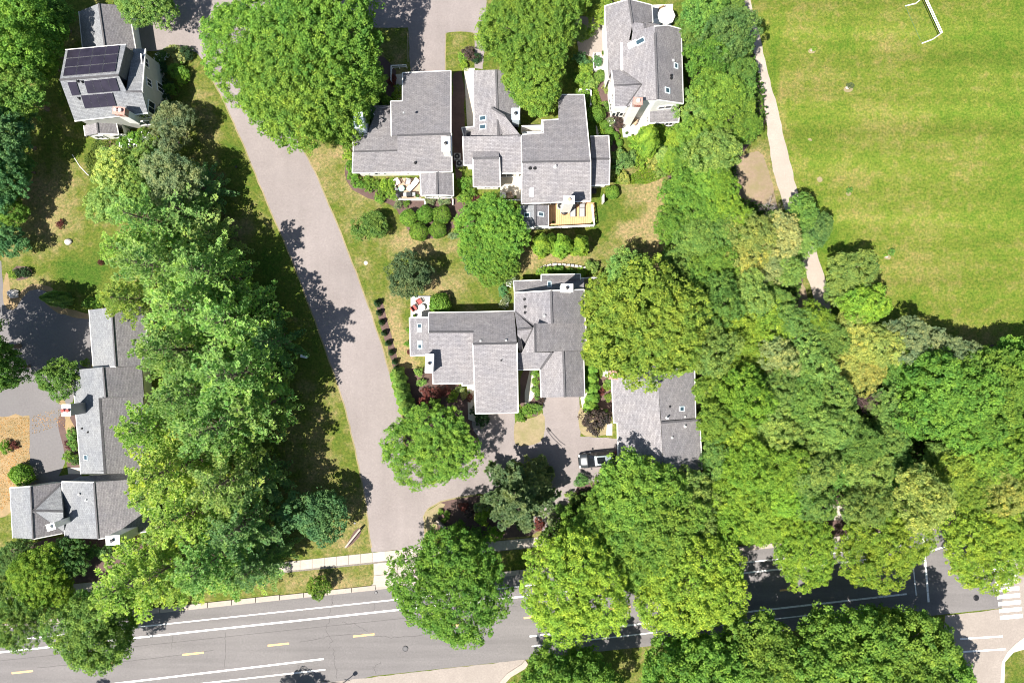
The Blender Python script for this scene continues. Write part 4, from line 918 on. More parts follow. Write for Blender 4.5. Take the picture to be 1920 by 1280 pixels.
print('building crowns')
def tk(zt, r0, lc, seed, n=7): return trunk_mesh(zt, r0, [tuple(v) for v in lc], seed=seed, nlim=n)
KIND = {}    # kind -> list of (R, centre height, parts[(name, mesh)])
def reg(kind, R, zc, *parts): KIND.setdefault(kind, []).append((R, zc, parts))
for sd_ in range(4):       # street trees and lindens: fine bright leaves, broad crown
    me, lc = leafy(20+sd_, 6.5, 7.2, 3.6, 1450, 36, .215, lobes=18+sd_, cr=.46, lr=.36, fl=.85, jag=.25); reg('leafy_tree', 6.5, 7.6, ('crown', me), ('trunk', tk(6.5, .28, lc, sd_)))
for sd_ in range(3):       # maples: larger clumps with dark gaps
    me, lc = leafy(40+sd_, 6.0, 6.6, 4.0, 800, 46, .25, lobes=15+sd_, cr=.56, lr=.36, fl=.9, jag=.28); reg('maple_tree', 6.0, 7.2, ('crown', me), ('trunk', tk(6.2, .3, lc, sd_+9)))
for sd_ in range(4):       # woodland trees
    me, lc = leafy(60+sd_, 4.0, 7.0, 3.2, 560, 34, .195, lobes=11+sd_, cr=.42, lr=.34, fl=.9, jag=.35); reg('woodland_tree', 4.0, 7.6, ('crown', me), ('trunk', tk(6.5, .2, lc, sd_+19)))
for sd_ in range(3):       # small garden trees
    me, lc = leafy(80+sd_, 2.6, 3.2, 1.9, 420, 32, .16, lobes=12, cr=.32, lr=.38, jag=.25); reg('small_tree', 2.6, 3.4, ('crown', me), ('trunk', tk(2.9, .11, lc, sd_+29)))
for sd_ in range(3):
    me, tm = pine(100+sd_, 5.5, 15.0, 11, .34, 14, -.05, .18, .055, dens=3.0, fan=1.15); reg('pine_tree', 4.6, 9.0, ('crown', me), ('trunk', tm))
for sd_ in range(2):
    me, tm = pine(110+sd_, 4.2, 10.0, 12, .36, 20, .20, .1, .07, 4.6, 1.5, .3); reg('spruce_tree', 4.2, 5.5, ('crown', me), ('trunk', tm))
for sd_ in range(4):
    me, lc = leafy(120+sd_, 1.0, .62, .62, 70, 26, .13, lobes=7, cr=.22, lr=.42, zmin=-.2, jag=.25); reg('shrub', 1.0, .8, ('foliage', me), ('stem', trunk_mesh(.6, .035, [tuple(v) for v in lc], seed=sd_)))
for sd_ in range(2): reg('round_bush', 1.0, .9, ('foliage', ballm(140+sd_, 1.0, 3200, .15)))
for sd_ in range(2): reg('arborvitae', .8, 2.2, ('foliage', conic(150+sd_, .8, 4.2, 4200, .22, 2.2)), ('stem', trunk_mesh(2.5, .07, [], seed=1)))
for sd_ in range(2): reg('cone_shrub', .42, .6, ('foliage', conic(160+sd_, .42, 1.5, 1200, .13, 1.3)), ('stem', trunk_mesh(.9, .03, [], seed=1)))
reg('tall_cypress', 1.15, 3.0, ('foliage', conic(170, 1.15, 6.2, 7000, .25, 1.5)), ('stem', trunk_mesh(3.5, .1, [], seed=1)))
reg('bare_tree', 2.2, 5.5, ('branches', twigs(190, 8.5, 2.2, 'greybark'))); reg('bare_shrub', 2.0, 4.5, ('branches', twigs(191, 7.0, 2.0, 'redbark')))
def flowery():
    r = np.random.default_rng(5); d = dirs(r, 46, .1); vs = []; m = MB()
    for q in d:
        p = Vector((q[0]*.9, q[1]*.9, .35+q[2]*.75)); m.lathe(p.x, p.y, [(.03, p.z-.05), (.10, p.z), (.085, p.z+.06), (.02, p.z+.09)], 6)
    me = bpy.data.meshes.new('blossoms'); me.from_pydata(m.v, [], m.f); me.materials.append(M['flower']); return me
fl = flowery()
for v in KIND['shrub'][:2]: reg('flowering_shrub', v[0], v[1], *v[2], ('blossoms', fl))

COL = {'bright': ((.125,.235,.036), 'bright green'), 'mid': ((.118,.222,.046), 'mid green'), 'lime': ((.170,.285,.036), 'lime green'), 'deep': ((.090,.178,.050), 'deep green'),
 'dark': ((.034,.072,.028), 'dark green'), 'gold': ((.240,.280,.070), 'golden green'), 'olive': ((.158,.245,.036), 'olive green'), 'grey': ((.165,.225,.105), 'grey green'),
 'blue': ((.088,.190,.070), 'blue green'), 'purple': ((.070,.055,.048), 'dark purple'), 'pine': ((.235,.370,.125), 'soft green'), 'dpine': ((.140,.260,.110), 'deep green'),
 'ypine': ((.265,.385,.105), 'yellow green'), 'red': ((.12,.045,.038), 'dark red'), 'tan': ((.25,.30,.110), 'yellowish tan'), 'moss': ((.155,.255,.060), 'mossy green'), 'brown': ((.072,.105,.044), 'brownish green')}
WORD = {'leafy_tree': 'broad leafy tree', 'maple_tree': 'clumpy leafy tree', 'woodland_tree': 'woodland tree', 'small_tree': 'small garden tree', 'pine_tree': 'feathery pine', 'spruce_tree': 'dense conifer',
 'shrub': 'loose shrub', 'round_bush': 'clipped round bush', 'arborvitae': 'upright arborvitae', 'cone_shrub': 'small dark cone shrub', 'tall_cypress': 'tall pointed cypress', 'frond_shrub': 'spreading arching shrub',
 'bare_tree': 'leafless grey tree', 'bare_shrub': 'leafless reddish tree', 'flowering_shrub': 'shrub with white blossoms'}
CAT = {'leafy_tree': 'tree', 'maple_tree': 'tree', 'woodland_tree': 'tree', 'small_tree': 'tree', 'pine_tree': 'tree', 'spruce_tree': 'tree', 'shrub': 'shrub', 'round_bush': 'bush', 'arborvitae': 'shrub',
 'cone_shrub': 'shrub', 'tall_cypress': 'tree', 'frond_shrub': 'shrub', 'bare_tree': 'tree', 'bare_shrub': 'tree', 'flowering_shrub': 'shrub'}
LM = [('the solar panel house', 200, 150), ('the peach patio', 760, 350), ('the grey stepped roof', 750, 240), ('the orange deck', 1070, 405), ('the twin grey house', 1010, 280), ('the big white patio', 1190, 235),
 ('the parasol house', 1205, 110), ('the central garage', 1055, 700), ('the central house', 880, 650), ('the red chairs', 788, 575), ('the eastern grey house', 1235, 780), ('the parked car', 1118, 862), ('the long left building', 205, 740),
 ('the bottom left roof', 200, 955), ('the left lawn boulder', 27, 556), ('the right crosswalk', 1888, 1100), ('the stop line', 1736, 1060), ('the left sign wall', 660, 1008), ('the right sign wall', 834, 990),
 ('the lower main road', 600, 1220), ('the middle drive bend', 610, 520), ('the upper drive', 400, 150), ('the soccer goal', 1745, 40), ('the upper gravel path', 1420, 80), ('the bare path patch', 1412, 335), ('the lower path gap', 1522, 520),
 ('the small grass island', 862, 95), ('the right golden verge', 1570, 990), ('the bottom verge', 1300, 1230), ('the orange leaf bed', 30, 830), ('the reddish bare tree', 1630, 745), ('the field corner', 1850, 650), ('the stone edging', 1055, 500)]
PL = []
order = {}
def plant(kind, px, py, r, col, var=None, squash=1.0, hs=1.0, off=None):
    vs = KIND[kind]; R, zc, parts = vs[(len(PL)*7+3) % len(vs)] if var is None else vs[var % len(vs)]
    k = r/PPM/R; s = k/(1+k*zc*hs/H); p = P(px, py, zc*s*hs)
    if off: p = P(*off, 0)
    o = bpy.data.objects.new(kind, None); C.objects.link(o); o.location = (p.x, p.y, 0); o.empty_display_size = .3
    rz = rnd.uniform(0, 6.28); o.rotation_euler = (0, 0, rz if squash == 1 else 0); o.scale = (s, s*squash, s*hs)
    c, w = COL[col]; c = tuple(x*1.12 for x in c); f = rnd.uniform(.84, 1.14); g = rnd.uniform(.90, 1.12)
    for nm, me in parts:
        q = bpy.data.objects.new(nm, me); C.objects.link(q); q.parent = o; q.color = (c[0]*f*g, c[1]*f, c[2]*f, 1)
    o['category'] = CAT[kind]; PL.append((o, kind, px, py, r, w)); return o
def plants(kind, col, rows, **kw):
    for t in rows: plant(kind, *t[:3], t[3] if len(t) > 3 else col, **kw)

# big broadleaf trees
plants('leafy_tree', 'bright', [(482,72,92),(605,70,120),(560,165,108),(650,140,80),(620,215,66),(500,150,80),(985,50,92),(1000,150,66),(1010,-10,80)])
plant('leafy_tree', 850, 1103, 106, 'bright', var=1)
plants('leafy_tree', 'bright', [(1076,1092,102,'lime'),(1290,1095,104,'lime'),(1505,1037,66,'lime'),(1655,1020,80,'lime'),(1845,1022,84,'lime'),(1905,1000,60,'moss')])
plants('maple_tree', 'bright', [(1070,1290,92),(1290,1275,100),(1420,1240,102),(1570,1238,110),(1695,1225,102),(1650,1185,60),(1380,1300,100),(1760,1290,80)])
plants('maple_tree', 'bright', [(1195,925,88),(1115,992,62),(1150,950,60),(1235,990,95),(1200,1050,60),(1145,1010,60)])
plants('leafy_tree', 'moss', [(1208,615,112,'olive'),(1285,650,62,'olive'),(1160,560,60,'olive'),(1140,650,48,'olive')]); plants('woodland_tree', 'moss', [(1170,510,45)])
plants('maple_tree', 'bright', [(1760,735,88),(1850,725,88),(1905,690,72),(1820,790,66),(1740,700,60),(1900,770,60)])
plants('leafy_tree', 'bright', [(925,425,62),(915,465,55),(930,500,40)]); 
plants('leafy_tree', 'bright', [(810,836,82)], hs=.8, var=2); plants('small_tree', 'blue', [(592,965,56)]); plants('small_tree', 'bright', [(597,1100,22)])
plants('small_tree', 'brown', [(766,517,42)], var=1); plants('small_tree', 'olive', [(322,238,46,'grey')]); plants('small_tree', 'deep', [(113,708,38,'mid')])
plants('maple_tree', 'mid', [(45,60,78,'bright'),(20,170,72),(90,30,46),(75,110,40,'bright'),(-5,250,70,'blue'),(25,310,40,'deep'),(20,10,60),(-20,340,56,'blue')], hs=1.25); plants('leafy_tree', 'olive', [(275,-12,60,'moss')])
plants('maple_tree', 'mid', [(-8,690,52),(-75,650,90)], hs=1.5); plants('small_tree', 'mid', [(18,400,34,'bright'),(15,450,36,'blue'),(10,370,26)])
plants('leafy_tree', 'bright', [(62,1085,60,'lime'),(20,1150,66,'mid'),(30,1050,40,'deep'),(110,1110,36,'lime')]); plants('maple_tree', 'deep', [(178,1172,82,'mid'),(120,1050,40,'deep')])
# pines
plants('pine_tree', 'pine', [(345,395,66),(375,350,44,'dpine'),(395,440,50)], hs=.68)
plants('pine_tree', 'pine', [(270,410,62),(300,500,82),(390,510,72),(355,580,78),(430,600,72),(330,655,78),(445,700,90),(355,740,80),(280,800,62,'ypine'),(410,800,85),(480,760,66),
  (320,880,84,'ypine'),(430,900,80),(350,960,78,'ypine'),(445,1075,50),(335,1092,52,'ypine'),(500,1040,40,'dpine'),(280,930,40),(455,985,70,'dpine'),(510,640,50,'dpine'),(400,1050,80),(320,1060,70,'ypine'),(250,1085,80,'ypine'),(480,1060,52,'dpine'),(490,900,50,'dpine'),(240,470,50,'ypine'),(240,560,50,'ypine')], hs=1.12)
plants('woodland_tree', 'ypine', [(215,320,44,'ypine'),(265,305,40,'moss'),(320,330,58,'grey'),(205,385,42,'ypine'),(255,360,36,'moss')])
plants('spruce_tree', 'grey', [(970,935,78),(1000,900,46)]); plants('spruce_tree', 'dpine', [(700,215,36,'blue')], hs=.6)
# woods on the east side, row by row
E1 = [(1318,25,52,'mid'),(1368,60,54,'deep'),(1290,70,36,'mid'),(1366,18,34,'mid'),(1384,92,32,'moss'),(1330,110,52,'bright'),(1380,135,42,'mid'),(1345,170,54,'bright'),(1390,182,36,'mid'),(1310,190,44,'moss'),(1365,225,52,'bright'),
 (1400,240,32,'bright'),(1305,250,42,'bright'),(1340,280,50,'moss'),(1360,292,32,'lime'),(1290,300,36,'bright'),(1330,330,48,'bright'),(1275,360,42,'bright'),(1300,395,48,'bright'),(1348,345,34,'lime'),(1348,385,44,'lime'),(1392,414,36,'lime'),(1265,420,42,'bright'),
 (1310,450,50,'mid'),(1365,440,46,'mid'),(1415,435,44,'gold'),(1440,420,26,'moss'),(1470,440,46,'tan'),(1530,430,38,'deep'),(1505,400,34,'mid'),(1280,490,44,'mid'),(1335,500,50,'bright'),(1395,490,50,'gold'),(1450,490,50,'tan'),(1480,505,34,'moss'),(1500,452,36,'moss'),
 (1300,545,40,'bright'),(1350,560,50,'mid'),(1405,555,50,'moss'),(1450,560,44,'mid'),(1380,610,56,'lime'),(1440,610,54,'lime'),(1600,510,50,'moss'),(1578,548,38,'moss'),(1620,570,44,'lime'),(1535,602,40,'lime'),(1490,610,50,'moss'),
 (1545,625,54,'mid'),(1600,625,50,'gold'),(1650,650,54,'gold'),(1340,660,52,'moss'),(1400,670,56,'lime'),(1460,670,50,'tan'),(1520,680,50,'moss'),(1575,680,48,'gold'),(1620,700,40,'gold'),(1700,640,46,'grey'),(1755,650,44,'grey'),(1800,665,40,'grey'),(1690,700,40,'mid'),
 (1345,730,52,'bright'),(1400,740,54,'lime'),(1455,730,52,'moss'),(1510,740,52,'mid'),(1565,745,50,'moss'),(1670,770,46,'moss'),(1350,790,44,'bright'),(1390,810,54,'lime'),(1450,800,58,'moss'),(1505,810,56,'mid'),(1560,800,52,'moss'),(1610,820,54,'mid'),(1665,830,44,'moss'),
 (1350,860,44,'moss'),(1405,880,58,'lime'),(1460,870,58,'lime'),(1520,880,56,'moss'),(1575,880,50,'mid'),(1630,890,54,'moss'),(1680,880,44,'mid'),(1300,925,50,'moss'),(1355,930,56,'lime'),(1410,950,58,'lime'),(1465,940,56,'lime'),(1525,945,42,'moss'),(1625,950,48,'moss'),
 (1730,930,66,'gold'),(1790,900,52,'olive'),(1765,860,40,'moss'),(1850,870,58,'olive'),(1905,850,50,'olive'),(1820,930,46,'olive'),(1880,930,56,'gold'),(1305,985,56,'moss'),(1360,985,46,'lime'),(1415,988,44,'lime'),(1465,985,38,'lime'),(1260,930,40,'bright'),(1920,900,44,'olive'),
 (1230,560,40,'moss'),(1330,620,40,'moss'),(1850,840,34,'deep')]
for a, b, c, d in E1: plant('woodland_tree', a, b, c*rnd.uniform(.86, 1.02), d, hs=rnd.uniform(.75, 1.35))
plants('woodland_tree', 'lime', [(1275,270,28,'lime'),(1255,300,24,'lime'),(1240,290,20,'ypine'),(1120,15,30,'olive'),(1100,5,30,'olive'),(1080,60,20,'moss')], hs=.5)
plant('bare_tree', 1482,648,34,'grey'); plant('bare_shrub', 1628,745,34,'grey'); plant('bare_tree', 1325,72,22,'grey'); plant('bare_tree', 1455,395,26,'grey')
# out of frame trees whose shade falls on the road at the bottom
plant('small_tree', 520, 1345, 42, 'mid', off=(545, 1312)); plant('small_tree', 150, 1370, 40, 'mid', off=(165, 1335)); plant('maple_tree', 1790, 1345, 60, 'mid')
# garden shrubs
plants('round_bush', 'bright', [(766,409,16),(797,402,16),(829,403,17),(785,434,17),(821,431,16),(1119,214,16),(1134,234,8),(1143,246,8),(1153,256,8),(1161,268,7),(1125,143,11,'mid'),(825,571,20),(1148,361,13),(42,890,20),(33,888,14)])
plants('arborvitae', 'lime', [(1018,458,18),(1054,459,19),(1088,459,17),(1030,455,16),(1214,256,18),(1218,272,17)]); plants('arborvitae', 'bright', [(1108,672,12),(1110,690,12),(1109,708,12),(1111,726,12),(1112,745,12),(1108,762,13)], hs=.5)
plants('cone_shrub', 'dark', [(707,568,7),(710,586,6),(715,604,6),(720,624,6),(727,643,6),(733,661,6),(740,678,6),(744,690,6)])
plants('arborvitae', 'mid', [(746,700,11),(749,714,12),(753,728,12),(757,742,12),(761,756,12),(766,768,12)], hs=.75)
plants('arborvitae', 'bright', [(740,706,9),(744,722,9),(748,738,9),(752,752,9),(756,768,9)], hs=.45)
plant('tall_cypress', 102, 560, 15, 'deep'); plant('tall_cypress', 118, 562, 10, 'deep', hs=.7)
plant('small_tree', 693, 424, 31, 'mid', var=0, hs=.75)
plants('shrub', 'bright', [(655,290,12,'lime'),(658,310,12),(662,330,12),(672,342,12),(690,350,12),(705,345,10),(722,348,12,'lime'),(735,345,10,'lime'),(690,335,8),(715,362,12),(735,365,12,'olive'),(748,385,9,'grey'),(762,381,7),(735,345,8),(650,272,10),(712,372,9),(675,318,8),
  (868,345,12),(870,370,13),(878,385,12),(888,402,14,'olive'),(893,378,12,'red'),(862,418,12,'olive'),(850,440,9,'grey'),(905,375,10,'lime'),(925,380,10),(810,378,7,'grey'),(825,378,7,'grey'),(838,379,7,'grey'),(800,378,6,'grey'),(880,340,10),(863,315,7,'gold'),(883,362,10)])
plants('shrub', 'mid', [(885,500,14,'blue'),(875,480,10,'blue'),(945,545,11,'blue'),(1015,510,10,'bright'),(1030,508,9,'lime'),(1048,506,10,'bright'),(1068,508,10,'bright'),(1090,510,10,'lime'),(970,568,8,'grey'),(1110,500,14,'moss'),(1115,620,14,'olive'),
  (1004,700,8,'bright'),(1003,715,8,'bright'),(1004,730,8),(1006,742,8),(975,778,12,'bright'),(990,768,13,'bright'),(1005,765,11,'mid'),(1012,748,9,'purple'),(1125,735,9,'red'),(1137,725,8,'olive'),(1140,745,8,'olive'),(1138,775,8,'mid'),(1127,700,7,'olive'),
  (1140,718,9,'moss'),(785,697,9,'moss'),(790,715,9,'moss'),(800,735,10,'red'),(820,738,12,'red'),(838,736,11,'red'),(850,745,12,'olive'),(818,755,12,'olive'),(795,755,12,'red'),(870,740,8,'tan'),(862,728,8,'tan'),(895,770,12,'dark'),(905,786,14,'dark'),(880,745,8,'red'),
  (766,620,6,'bright'),(764,645,6,'bright'),(768,660,6,'red')])
plant('shrub', 1117, 788, 27, 'purple', var=1, hs=1.3)
plants('shrub', 'mid', [(1100,60,14,'olive'),(1090,110,14,'blue'),(1120,115,11,'blue'),(1100,130,14,'olive'),(1095,150,16,'olive'),(1108,155,14,'moss'),(1098,175,12,'bright'),(1110,190,10,'bright'),(1136,165,10,'gold'),(1138,200,10,'mid'),(1155,215,12,'purple'),(1160,232,12,'purple'),(1130,280,16,'moss'),
  (1170,300,22,'deep'),(1185,300,12,'moss'),(1160,290,14,'moss'),(1140,265,10,'moss'),(1190,270,14,'lime'),(1205,300,16,'lime'),(1235,245,20,'lime'),(1250,260,18,'lime'),(1225,300,16,'gold'),(1240,320,14,'moss'),(1170,335,12,'gold'),(1148,330,10,'gold'),(1210,285,14,'bright'),(1270,250,20,'bright'),(1290,240,20,'bright')])
plants('shrub', 'bright', [(335,130,18,'bright'),(338,110,14,'tan'),(350,100,14,'dark'),(342,145,14,'lime'),(318,170,14,'bright'),(310,158,12,'dark'),(305,190,18,'dark'),(325,95,12,'tan'),(303,130,12,'dark'),(880,100,14,'purple'),(893,110,10,'dark'),(868,108,10,'bright'),(868,122,9,'lime'),(750,170,12,'olive'),(742,180,10,'bright'),(725,190,12,'bright'),(712,180,12,'olive'),
  (735,150,10,'red'),(690,170,16,'dark'),(700,150,14,'olive'),(175,565,14,'bright'),(195,560,16,'bright'),(210,565,14,'bright'),(225,555,14,'dark'),(165,570,10,'moss'),(35,512,10,'dark'),(48,512,10,'dark'),(25,515,9,'olive'),(12,838,12,'lime'),(26,834,8,'red'),(135,815,12,'mid'),(138,832,12,'mid'),(128,835,9,'red'),(130,855,12,'bright'),(140,862,10,'deep'),(160,680,9,'mid'),(140,760,8,'olive'),
  (112,420,8,'red'),(188,492,6,'red'),(860,990,16,'bright'),(885,1000,18,'mid'),(905,965,18,'lime'),(880,960,12,'purple'),(870,950,10,'red'),(895,1010,16,'mid'),(925,1000,16,'lime'),(826,960,6,'bright'),(838,962,6,'bright'),(838,972,6,'bright'),(832,976,5,'bright'),(830,1003,9,'grey'),(850,1010,9,'red'),(806,1008,10,'olive'),(1035,975,12,'grey'),(1010,985,12,'red'),
  (1526,92,5,'olive'),(1594,162,7,'brown'),(1593,356,6,'mid'),(1672,472,7,'mid'),(1660,478,4,'olive'),(20,355,14,'bright'),(1075,935,14,'moss'),(1050,955,12,'moss'),(1090,900,14,'deep'),(955,520,9,'grey'),(962,505,8,'olive'),(950,560,8,'grey'),(200,1035,18,'deep'),(170,1030,18,'deep'),(140,1035,18,'deep'),(240,1020,14,'deep'),(280,1010,16,'moss'),(260,1045,14,'tan'),(300,1000,14,'bright')])
plants('flowering_shrub', 'mid', [(298,108,12,'deep'),(310,100,9,'deep'),(250,262,16,'bright'),(232,268,13,'bright'),(270,255,14,'bright'),(285,262,12,'bright'),(958,528,12,'grey'),(945,570,10,'grey'),(1148,228,10,'grey')])
for x, y, s in ((1240,200,1),(15,1010,1)): pass

# ---- labels for plants
def dirword(dx, dy):
    a = math.degrees(math.atan2(-dy, dx)) % 360
    return ['right of', 'upper right of', 'above', 'upper left of', 'left of', 'lower left of', 'below', 'lower right of'][int(((a+22.5) % 360)//45)]
grp = {}
for rec in PL:
    o, kind, px, py, r, w = rec; R0 = sorted(t[4] for t in PL if t[1] == kind); q = R0.index(r)/max(1, len(R0)-1)
    size = 'large ' if q > .8 and R0[-1] > 1.5*R0[0] else 'small ' if q < .2 and R0[-1] > 1.5*R0[0] and 'small' not in WORD[kind] else ''
    lm = min(LM, key=lambda t: (t[1]-px)**2+(t[2]-py)**2)
    far = math.hypot(lm[1]-px, lm[2]-py); dw = dirword(px-lm[1], py-lm[2]) if far > 14 else 'beside'
    key = f"{size}{w} {WORD[kind]} {dw} {lm[0]}"; grp.setdefault(key, []).append((far, o))
ORD = ['nearest one', 'second nearest', 'third nearest', 'fourth nearest', 'fifth nearest', 'sixth nearest', 'seventh nearest', 'eighth nearest', 'ninth nearest', 'tenth nearest', 'eleventh nearest', 'twelfth nearest']
for key, L in grp.items():
    L.sort(key=lambda t: t[0])
    for i, (f, o) in enumerate(L): o['label'] = key if len(L) == 1 else key+', '+(ORD[min(i, 11)] if i < len(L)-1 or i == 0 else 'farthest off')
GR = {'leafy_tree': 'broad leafy trees of the streets and gardens', 'maple_tree': 'clumpy crowned trees', 'woodland_tree': 'trees of the wood along the field', 'small_tree': 'small garden trees', 'pine_tree': 'pines in the long row left of the drive', 'spruce_tree': 'dense conifers',
 'shrub': 'loose garden shrubs', 'round_bush': 'clipped round bushes', 'arborvitae': 'upright arborvitae', 'cone_shrub': 'small cone shrubs in the mulch strip', 'tall_cypress': 'pointed cypresses', 'bare_tree': 'leafless trees', 'flowering_shrub': 'white flowering shrubs'}
for o, kind, *_ in PL:
    if kind in GR: o['group'] = GR[kind]

# low growth under the wood, uncountable
def inpoly(x, y, poly):
    c = False; n = len(poly); j = n-1
    for i in range(n):
        xi, yi = poly[i]; xj, yj = poly[j]
        if (yi > y) != (yj > y) and x < (xj-xi)*(y-yi)/(yj-yi)+xi: c = not c
        j = i
    return c
def cover(name, poly, n, leaf, hmax, col, seed, mat='leaf', base=0.0, cl=0.0):
    r = np.random.default_rng(seed); xs = [p[0] for p in poly]; ys = [p[1] for p in poly]; out = []
    while len(out) < n:
        x, y = r.uniform(min(xs), max(xs)), r.uniform(min(ys), max(ys))
        if inpoly(x, y, poly): out.append(((x-960)/PPM, (640-y)/PPM))
    xy = np.array(out); hz = hmax*(.35+.65*np.clip(.5+.5*np.sin(xy[:, 0]*.9)*np.cos(xy[:, 1]*.8+1)+r.normal(0, .15, n), 0, 1))
    pos = np.column_stack([xy, base+hz*r.uniform(.1, 1, n)]); nr = np.column_stack([r.normal(0, .5, (n, 2)), np.ones(n)])
    me = leafmesh(name, pos, nr, leaf*r.uniform(.6, 1.3, n), .5+r.normal(0, .2, n), M[mat], seed=seed); o = bpy.data.objects.new(name, me); C.objects.link(o); o.color = (*col, 1); o['kind'] = 'stuff'; return o
u = cover('undergrowth', [(1300,-20),(1385,-20),(1420,150),(1430,225),(1378,290),(1375,370),(1456,395),(1500,500),(1485,590),(1560,600),(1700,650),(1940,650),(1940,960),(1560,940),(1540,940),(1300,1000),(1000,1015),(1085,920),(1160,905),(1315,890),(1315,640),(1240,510),(1255,400),(1258,300),(1292,220),(1290,80)], 60000, .42, 2.2, (.055,.11,.02), 1)
tag(u, 'low green undergrowth beneath the woodland between houses and field', 'undergrowth')
u = cover('ground_cover', [(1100,150),(1115,150),(1130,200),(1140,300),(1180,330),(1215,310),(1230,260),(1300,240),(1290,330),(1250,330),(1215,345),(1150,345),(1128,280),(1112,200)], 9000, .20, .35, (.11,.19,.02), 2)
tag(u, 'low green ground cover in the bed between the twin house and patio house', 'ground cover')
u = cover('ground_cover', [(180,262),(300,240),(330,262),(300,330),(170,340),(160,300)], 7000, .20, .5, (.10,.15,.03), 3)
tag(u, 'low green ground cover below the solar panel house', 'ground cover')
# grass blades: the lawns are never quite smooth
def tufts(name, polys, n, hmax, leaf, cols, seed, label):
    objs = []
    for i, (poly, k) in enumerate(polys):
        pass
# thin scatter of fallen leaves

u = cover('fallen_leaves', [(0,782),(55,782),(56,862),(30,888),(20,940),(0,960)], 2600, .12, .03, (.42,.27,.11), 4, base=.02); tag(u, 'orange fallen leaves scattered over the bed at the left edge', 'leaves')
u = cover('fallen_leaves', [(60,780),(120,760),(122,800),(100,800),(60,815)], 260, .13, .03, (.42,.27,.11), 5, base=.02); tag(u, 'orange fallen leaves scattered on the dark left driveway', 'leaves')

# ------------------------------------------------------------------ things
def boulder(px, py, r, seed, label):
    q = random.Random(seed); m = MB(); n = 9; prof = [(.75, 0), (1, .25), (.92, .5), (.6, .72), (.2, .8)]
    vs = []
    for k, (rr_, z) in enumerate(prof):
        for i in range(n): a = 6.283*i/n; f = r*rr_*q.uniform(.8, 1.15); vs.append((f*math.cos(a), f*.8*math.sin(a), r*z))
    fs = [(k*n+i, k*n+(i+1) % n, (k+1)*n+(i+1) % n, (k+1)*n+i) for k in range(4) for i in range(n)]+[tuple(4*n+i for i in range(n))]
    o = MB().add(vs, fs).build('boulder', M['stone']); p = P(px, py); o.location = p; tag(o, label, 'boulder')
boulder(27, 551, .75, 1, 'grey boulder in the leaf ringed bed at the left edge'); boulder(129, 453, .5, 2, 'pale flat boulder lying in the left lawn'); boulder(749, 373, .28, 3, 'small pale stone at the left corner of the peach patio bed')
boulder(1522, 95, .2, 6, 'pale stump stone in the upper field'); boulder(1588, 165, .24, 7, 'pale stone beside the small dark shrub in the field'); boulder(1662, 481, .22, 8, 'pale stone beside the lowest shrub in the field'); boulder(862, 988, .2, 9, 'tiny stone in the mulch by the right sign wall')
boulder(748, 388, .3, 13, 'round cream stone on the lawn below the peach patio')
def disc(name, px, py, r, mat, label, cat):
    p = P(px, py); m = MB(); m.lathe(p.x, p.y, [(r, 0), (r, .05), (r*.85, .07)], 16); o = m.build('rim', M[mat]); o.name = name; m2 = MB(); m2.lathe(p.x, p.y, [(r*.7, .06), (r*.6, .08)], 12); tag(o, label, cat); m2.build('lid', M['darkmetal' if mat == 'darkmetal' else 'stone'], o); return o
disc('utility_cover', 686, 493, .26, 'cream', 'round pale utility cover in the lawn east of the drive', 'cover')
for a in ((760,1215,.36,'darkmetal','round iron manhole cover in the main road right of the dashed line'),(705,1110,.2,'darkmetal','small iron cover by the kerb at the drive mouth'),(1830,1120,.36,'darkmetal','round iron manhole cover left of the crosswalk')): disc('manhole_cover', a[0], a[1], a[2], a[3], a[4], 'manhole cover').location.z = .01
# air conditioners in the gap
def ac(px, py, label, rz=0):
    p = P(px, py); o = thing('air_conditioner', p, label, 'air conditioner', 'air conditioners beside the houses', rz)
    m = MB(); m.box(0, 0, 0, .8, .8, .75); m.build('case', M['grey']).parent = o
    m = MB(); m.lathe(0, 0, [(.34, .75), (.34, .80), (.26, .81)], 14); q = m.build('fan_guard', M['darkmetal']); q.parent = o
    m = MB(); m.lathe(0, 0, [(.09, .8), (.09, .85)], 8); m.build('fan_hub', M['grey']).parent = q
ac(858, 296, 'upper air conditioner in the shaded gap between the two grey houses'); ac(862, 309, 'lower air conditioner in the shaded gap between the two grey houses')
ac(1175, 211, 'pale air conditioner at the wall of the white patio'); ac(1050, 388, 'air conditioner at the wall above the orange deck')

# furniture, built round the origin then moved
def armchair(px, py, rz, mat, label, z=.035):
    o = thing('armchair', P(px, py)+Vector((0, 0, z)), label, 'chair', 'patio armchairs', rz)
    def prt(n, m_, mt): q = m_.build(n, M[mt]); q.parent = o; return q
    prt('seat', MB().box(0, 0, .34, .6, .6, .12), mat); prt('backrest', MB().box(0, .3, .4, .6, .12, .5), mat)
    for s in (-1, 1):
        prt('arm', MB().box(.34*s, 0, .55, .09, .62, .05), 'dwood')
        for t_ in (-1, 1): prt('leg', MB().box(.3*s, .27*t_, 0, .05, .05, .56), 'dwood')
armchair(777, 578, 2.2, 'redcush', 'red cushioned armchair at the lower left of the small white patio'); armchair(787, 566, .6, 'redcush', 'red cushioned armchair at the top edge of the small white patio')
armchair(1175, 231, .6, 'tan', 'left of the two tan chairs on the big white patio'); armchair(1188, 231, -.5, 'tan', 'right of the two tan chairs on the big white patio'); armchair(1194, 213, 1.3, 'tan', 'tan chair by the house wall on the big white patio')
armchair(1240, 22, .4, 'tan', 'tan chair left of the big cream parasol'); armchair(746, 343, .5, 'canvas', 'white chair in the upper left corner of the peach patio'); armchair(766, 343, -.3, 'grey', 'grey chair near the wall on the peach patio')
armchair(955, 368, .2, 'tan', 'tan chair in the cream courtyard patio')
